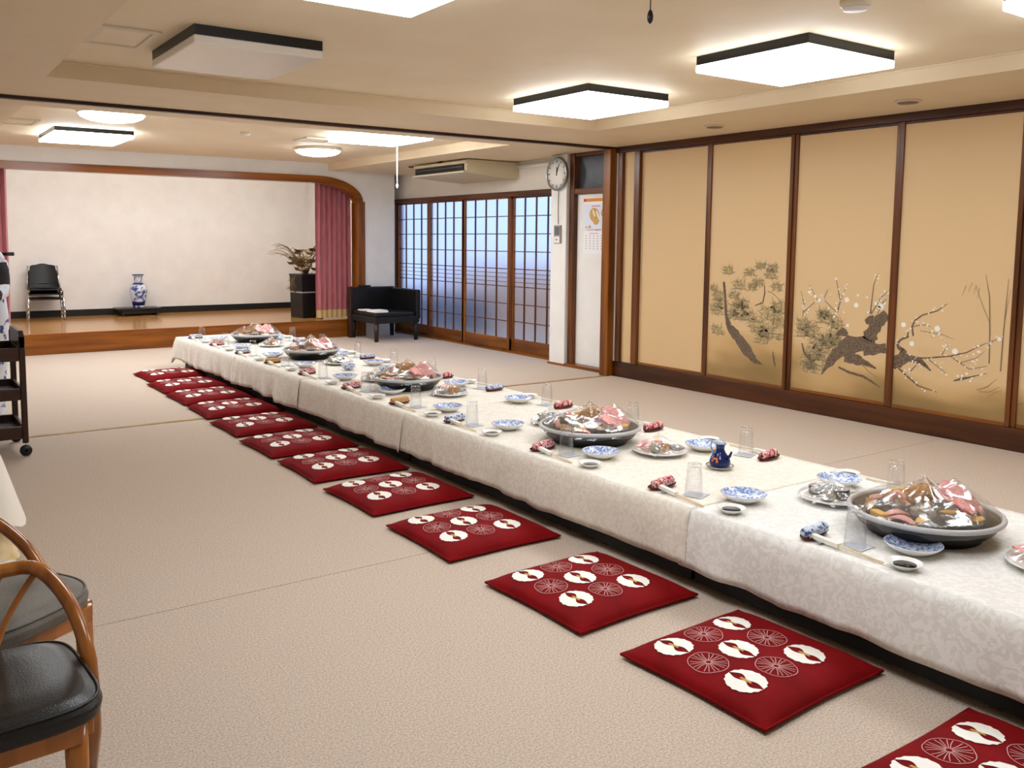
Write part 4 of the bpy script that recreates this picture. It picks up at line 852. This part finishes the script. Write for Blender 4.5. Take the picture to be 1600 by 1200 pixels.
def plate(x_, y_, r, where, seed, kinds):
    random.seed(seed); z_ = topz(y_)+.001
    t = thing('food_plate', 'white round plate of film-wrapped food, '+where, 'plate', (x_, y_, z_), 0, 'white plates of food')
    obj('plate', MB().lathe([(r*.60, 0), (r*.62, .005), (r*.86, .012), (r, .020), (r*.985, .0225), (r*.84, .0165), (r*.6, .012), (.001, .012)], 40), CERW, t)
    obj('rim', MB().tube([(r*.99*cos(a), r*.99*sin(a), .0205) for a in [2*pi*k/40 for k in range(40)]], .0028, 6, closed=True), CERW, t)
    grp = 'food on the plate '+where; peaks = [(0.01, .02, .085)]
    for k, kd in enumerate(kinds):
        a = 2.4*k+random.uniform(-.2, .2); q = r*.60*sqrt((k+.35)/len(kinds)); s = random.uniform(.06, .08)
        bite(kd, s, (x_+q*cos(a), y_+q*sin(a), z_+.0165), random.uniform(0, 6), random.uniform(-.12, .12), 'plate '+where, grp); peaks.append((q*cos(a), q*sin(a), s*.55))
    film('film_wrap', 'clear plastic film on the plate '+where, x_, y_, z_+.020, r, 0, peaks, .6, .012, 'film covers')
K1 = ['grilled_fish', 'grilled_fish', 'sushi_roll', 'grilled_fish', 'garnish', 'leaf', 'sushi_roll']; K2 = ['prawn', 'fish_slice', 'fried_piece', 'rice_ball', 'garnish', 'grilled_fish', 'fish_slice']
for n_, (x_, y_, r, w, kk) in enumerate(((3.245, 2.165, .135, 'behind the nearest platter', K1), (3.16, 1.29, .135, 'cut off by the right picture edge', K2), (3.235, 3.14, .135, 'between second platter and sauce bottle', K2), (3.23, 4.00, .125, 'just behind the second platter', K1),
        (3.235, 5.13, .125, 'before the third platter', K2), (3.10, 5.96, .115, 'just behind the third platter', K1), (3.24, 6.93, .13, 'before the fourth platter', K1), (3.22, 8.42, .13, 'before the farthest platter', K2))): plate(x_, y_, r, w, 40+n_, kk)
random.seed(99)
# ================================================================== low bentwood chairs at the lower left
BENT = wood('bentwood', (124, 68, 20), (172, 106, 44), 'z', rough=.2, coat=.3)
def bent_chair(x_, y_, rz, seatm, label, rnd, hk=1.05):
    t = thing('bentwood_chair', label, 'chair', (x_, y_, 0), rz, 'low bentwood chairs'); W, D, H = .25, .215, .335   # half width, half depth, seat height; faces -y
    def rr(a, w, d, p): c, s = cos(a), sin(a); return (w*abs(c)**(2/p)*(1 if c > 0 else -1), d*abs(s)**(2/p)*(1 if s > 0 else -1))
    mb = MB(); prof = [(.0, .012), (.55, .014), (.85, .008), (.955, -.004), (1.0, -.022), (.985, -.045), (.94, -.052), (0, -.052)]
    def fn(u, v):
        k = v*(len(prof)-1); i = min(len(prof)-2, int(k)); f = k-i; r = prof[i][0]+(prof[i+1][0]-prof[i][0])*f; z = prof[i][1]+(prof[i+1][1]-prof[i][1])*f
        p = rr(2*pi*u, W, D, rnd); return Vector((p[0]*max(r, .002), p[1]*max(r, .002), H+.035+z))
    st = obj('seat', mb.grid(fn, 48, 29, wrapu=True), seatm, t)
    obj('seat_piping', MB().tube([(rr(a, W*.965, D*.965, rnd)[0], rr(a, W*.965, D*.965, rnd)[1], H+.031) for a in [2*pi*i/48 for i in range(48)]], .004, 6, closed=True), seatm, st)
    for (x0, x1, y0, y1) in ((-W+.06, W-.06, -D+.03, -D+.055), (-W+.06, W-.06, D-.055, D-.03), (-W+.03, -W+.055, -D+.06, D-.06), (W-.055, W-.03, -D+.06, D-.06)): obj('apron', box(x0, x1, y0, y1, H-.065, H-.016, bev=.004), BENT, t)
    for s in (-1, 1):
        obj('leg', MB().tube([(s*(W-.07), -D+.06, H-.02), (s*(W-.07), -D+.055, .16), (s*(W-.055), -D+.045, 0)], [.026, .024, .019], 10), BENT, t)
        obj('leg', MB().tube([(s*(W*hk-.004), .02, H-.06), (s*(W*hk+.006), .06, .16), (s*W*hk, .10, 0)], [.020, .021, .018], 10), BENT, t)
    def hoop(q):  # one bent rod from the right rear leg over the back to the left rear leg
        a = pi*q; c = cos(a); return Vector((W*hk*(abs(c)**.62)*(1 if c > 0 else -1), .02+(D+.03)*min(1, sin(a)*1.12)**1.15, H-.07+.285*min(1.0, sin(a)*1.25)**.55))
    obj('back_hoop', MB().tube([hoop(i/32) for i in range(33)], .0185, 12), BENT, t)
    for s in (-1, 1):
        for (a0, xm, xb) in ((.30, .065, .075), (.30, .05, .06)) if False else ((.30, .085, .07), (.42, .015, .045)):
            h = hoop(a0); x0 = abs(h.x); 
            pts = [(s*x0, h.y, h.z-.012), (s*(x0*.45+xm*.55), D+.025, H+.13), (s*xm, D+.012, H+.06), (s*xb, D-.03, H-.01)]
            obj('spindle', MB().tube([Vector(pts[0])*(1-q)**3+Vector(pts[1])*3*q*(1-q)**2+Vector(pts[2])*3*q*q*(1-q)+Vector(pts[3])*q**3 for q in [i/10 for i in range(11)]], .0085, 8), BENT, t)
    return t
bent_chair(.135, 2.235, radians(4), LEATHER, 'low bentwood chair with black leather seat at the lower left', 5)
bent_chair(.225, 2.79, radians(34), mat('worn_grey_vinyl', (112, 106, 96), .5, var=(9, 4), rgb2=(82, 78, 72), bump=(160, .2)), 'low bentwood chair with worn grey seat behind the black one', 2.7, .90)

# ================================================================== draped side table at the left edge
t = thing('side_table', 'side table under pale cloths at the left picture edge', 'table', (-.07, 4.72, 0))
obj('tabletop', box(-.55, .36, -.36, .36, .60, .625), BLACKM, t)
for (a, b) in ((-.5, -.3), (-.5, .3), (.3, -.3), (.3, .3)): obj('leg', MB().tube([(a, b, 0), (a, b, .6)], .02, 8), BLACKM, t)
def drape(x0, x1, y0, y1, z0, L0, flare, scal, seed, m, name, label):
    mb = MB(); path = []
    n = 40
    cs = [((x1, y1), 0), ((x1, y0), -pi/2)]
    for k in range(n+1): path.append((x0+(x1-x0)*k/n, y1, 0, 1, 0))
    for q in range(1, 10): a = pi/2-pi/2*q/10; path.append((x1, y1, cos(a), sin(a), sin(2*(a))))
    for k in range(n+1): path.append((x1, y1+(y0-y1)*k/n, 1, 0, 0))
    for q in range(1, 10): a = -pi/2*q/10; path.append((x1, y0, cos(a), sin(a), abs(sin(2*a))))
    for k in range(n+1): path.append((x1+(x0-x1)*k/n, y0, 0, -1, 0))
    N_ = len(path)
    def fn(u, v):
        k = min(N_-1, int(round(u*(N_-1)))); px, py, nx, ny, cf = path[k]; s = k*.16
        L_ = L0+scal*abs(sin(k*.75))+cf*.06; o = (.02+flare*v+.05*cf*v+.02*mnoise.noise(Vector((s, v, seed)))*v)
        return Vector((px+nx*o*min(1, v*5), py+ny*o*min(1, v*5), max(.004, z0-L_*v)))
    mb.grid(fn, N_, 12); mb.box(x0, x1, y0, y1, z0-.002, z0)
    return tag(obj(name, mb, m), label, 'tablecloth', 'cloths on the side table')
drape(-.64, .325, 4.36, 5.10, .640, .62, .105, 0.0, 1, mat('straw_cloth', (214, 184, 130), .8, var=(14, 3), rgb2=(232, 214, 180)), 'under_cloth', 'straw coloured cloth reaching the floor at the left edge')
drape(-.65, .335, 4.35, 5.11, .647, .42, .125, .016, 2, mat('ivory_cloth', (240, 232, 220), .8), 'over_cloth', 'ivory cloth with scalloped hem at the left edge')
def crumple(u, v): return Vector(((u-.5)*.16, (v-.5)*.20, .012+.03*abs(mnoise.noise(Vector((u*4, v*4, 2))))*(1-abs(2*u-1))))
tag(obj('paper_scrap', MB().grid(crumple, 9, 9), mat('printed_paper', (236, 228, 222), .7, var=(26, 2), rgb2=(220, 150, 150), contrast=(.3, .42)), None, (.40, 4.10, 0), .4), 'crumpled white and pink paper on the carpet below the cloth', 'paper')

# ================================================================== serving trolley
DK = wood('dark_trolley_wood', (34, 16, 10), (62, 34, 22), 'x', rough=.3); DKV = wood('dark_trolley_upright', (34, 16, 10), (58, 32, 20), 'z', rough=.3)
t = thing('serving_trolley', 'dark wooden three-tier serving trolley on black casters', 'trolley', (.375, 6.52, 0))
TW, TD = .375, .235
for sx in (-1, 1):
    for sy in (-1, 1):
        l = obj('leg', box(sx*TW-.018, sx*TW+.018, sy*TD-.016, sy*TD+.016, .085, .775, bev=.005), DKV, t)
        obj('caster', MB().lathe([(.008, -.017), (.030, -.017), (.036, -.010), (.036, .010), (.030, .017), (.008, .017)], 20, M=Matrix.Translation((sx*TW, sy*TD, .036)) @ Matrix.Rotation(pi/2, 4, 'X')), BLACK, l)
        obj('caster_fork', MB().tube([(sx*TW, sy*TD, .092), (sx*TW+.012, sy*TD, .066), (sx*TW, sy*TD, .036)], .008, 8), CHROME, l)
    obj('end_rail', MB().prism([(-TD-.016, .70), (TD+.016, .70), (TD+.016, .775), (TD-.03, .805), (-TD+.03, .805), (-TD-.016, .775)], sx*TW-.014, sx*TW+.014, 'yz'), DKV, t)
for (z0, z1) in ((.615, .70), (.365, .44), (.115, .195)):
    s_ = obj('shelf', box(-TW+.018, TW-.018, -TD+.016, TD-.016, z0+.02, z0+.035), DK, t)
    for (x0, x1, y0, y1) in ((-TW+.018, TW-.018, -TD-.012, -TD+.010), (-TW+.018, TW-.018, TD-.010, TD+.012), (-TW-.006, -TW+.014, -TD+.016, TD-.016), (TW-.014, TW+.006, -TD+.016, TD-.016)): obj('shelf_edge', box(x0, x1, y0, y1, z0, z1, bev=.004), DK, s_)
tag(obj('black_box', box(.26, .63, 6.46, 6.66, .652, .79, bev=.012), BLACK), 'black box on the top tier of the trolley', 'box')
tag(obj('folded_cloth', MB().grid(lambda u, v: Vector(((u-.5)*.40, (v-.5)*.16, .018+.012*sin(u*7)*sin(v*3))), 14, 8).box(-.2, .2, -.08, .08, 0, .014, bev=.005), mat('blue_floral_cloth', (232, 236, 246), .8, var=(26, 2), rgb2=(70, 88, 140), contrast=(.40, .47)), None, (.48, 6.36, .652), .0), 'folded white and blue cloth beside the black box', 'cloth')
tag(obj('hanging_bag', MB().grid(lambda u, v: Vector((.10*cos(2*pi*u)*sin(.35+v*2.6)**.6*(1.1-.3*v), .05*sin(2*pi*u)*sin(.35+v*2.6)**.6, -.30*v+.012*mnoise.noise(Vector((u*6, v*6, 1))))), 24, 12, wrapu=True), mat('black_bag_plastic', (26, 27, 30), .3), None, (.56, 6.82, .60)), 'black plastic bag hanging behind the trolley', 'bag')

# ================================================================== waitress at the left picture edge
SKIN = mat('skin', (214, 168, 142), .5); KIM = mat('kimono_cotton', (228, 232, 242), .8, var=(15, 2), rgb2=(60, 76, 128), contrast=(.36, .44)); VEST = mat('black_apron', (16, 15, 17), .7); HAIR = mat('black_hair', (22, 17, 15), .4)
p = thing('person', 'person in white and blue kimono with black vest behind the trolley', 'person', (.612, 7.40, 0), radians(-6))
def loft(secs, n=28):   # (z, cx, cy, rx, ry)
    def fn(u, v):
        k = v*(len(secs)-1); i = min(len(secs)-2, int(k)); f = k-i; s = [secs[i][j]+(secs[i+1][j]-secs[i][j])*f for j in range(5)]; a = 2*pi*u
        return Vector((s[1]+s[3]*cos(a), s[2]+s[4]*sin(a), s[0]))
    return MB().grid(fn, n, (len(secs)-1)*4+1, wrapu=True)
body = loft([(.06, 0, 0, .10, .07), (.45, 0, 0, .13, .10), (.85, 0, 0, .165, .115), (1.0, 0, 0, .125, .095), (1.18, 0, 0, .155, .10), (1.27, 0, .005, .14, .08), (1.31, 0, .005, .06, .055), (1.36, 0, .0, .048, .05)])
body.lathe([(.001, 0), (.05, .01)], 12, c=(0, 0, 1.30)); body.ball((0, -.01, 1.465), .073, .092, .112, 24, 18); body.ball((0, -.105, 1.455), .012, .018, .018, 10, 8)
for s in (-1, 1):
    body.ball((s*.075, .0, 1.46), .010, .02, .028, 8, 6); body.ball((s*.055, -.06, .035), .042, .10, .035, 14, 8); body.tube([(s*.05, 0, .30), (s*.055, -.01, .05)], [.055, .04], 12)
    body.tube([(s*.11, .0, 1.25), (s*.140, .01, 1.18), (s*.150, .02, 1.02), (s*.13, -.10, .97), (s*.05, -.165, .965)], [.05, .048, .040, .034, .026], 12)
    body.ball((s*.035, -.175, .962), .032, .018, .036, 12, 8)
    for f_ in range(4): body.tube([(s*.02, -.178, .985-.014*f_), (-s*.012, -.196, .978-.014*f_), (-s*.03+s*.004*f_, -.190, .966-.014*f_)], [.0088, .008, .0068], 7)
    body.tube([(s*.045, -.18, .99), (s*.03, -.196, 1.012), (s*.012, -.20, 1.018)], [.010, .009, .0075], 7)
bo = obj('body', body, SKIN, p); rm = bo.modifiers.new('skin_surface', 'REMESH'); rm.mode = 'VOXEL'; rm.voxel_size = .0065; rm.use_smooth_shade = True
sm = bo.modifiers.new('soften', 'SMOOTH'); sm.factor = .5; sm.iterations = 3
for s in (-1, 1): obj('eye', MB().ball((s*.028, -.094, 1.475), .011, .006, .006, 10, 6), VEST, p); obj('eyebrow', MB().tube([(s*.014, -.098, 1.498), (s*.030, -.095, 1.502), (s*.044, -.085, 1.497)], .003, 6), HAIR, p)
obj('mouth', MB().ball((0, -.098, 1.415), .020, .006, .006, 10, 6), mat('lip', (176, 92, 88), .5), p)
hr = MB(); hr.grid(lambda u, v: Vector((.080*cos(2*pi*u)*cos(v*pi/2*.99), .018+.094*sin(2*pi*u)*cos(v*pi/2*.99), 1.485+.105*sin(v*pi/2))) if sin(2*pi*u) > -.35 or v > .35 else Vector((.080*cos(2*pi*u)*cos(.35*pi/2), .018+.094*sin(2*pi*u)*cos(.35*pi/2), 1.485+.105*sin(.35*pi/2))), 28, 10, wrapu=True)
hr.ball((0, .06, 1.45), .070, .055, .075, 18, 12); hr.ball((0, .115, 1.50), .040, .035, .040, 14, 10); obj('hair', hr, HAIR, p)
k_ = loft([(.10, 0, 0, .150, .125), (.40, 0, 0, .172, .140), (.80, 0, 0, .198, .148), (.95, 0, 0, .182, .138), (1.05, 0, 0, .17, .125), (1.20, 0, 0, .185, .125), (1.275, 0, .005, .155, .095), (1.325, 0, .012, .072, .068)])
for s in (-1, 1):
    k_.tube([(s*.10, .0, 1.255), (s*.140, .01, 1.19), (s*.150, .02, 1.06), (s*.14, -.08, 1.0), (s*.10, -.145, .985)], [.062, .060, .056, .056, .060], 14, flat=1.15, caps=False)
obj('kimono', k_, KIM, p)
obj('collar', MB().tube([(-.03, -.12, 1.12), (.045, -.112, 1.24), (.072, -.03, 1.32), (0, .075, 1.335), (-.072, -.03, 1.32), (-.045, -.112, 1.24), (.03, -.125, 1.12)], .014, 8, flat=.6), mat('white_collar', (240, 240, 242), .7), p)
obj('vest', loft([(1.0, 0, .01, .196, .160), (1.04, 0, .01, .213, .150), (1.10, 0, .01, .214, .142), (1.16, 0, .01, .209, .138), (1.215, 0, .01, .20, .13)]), VEST, p)
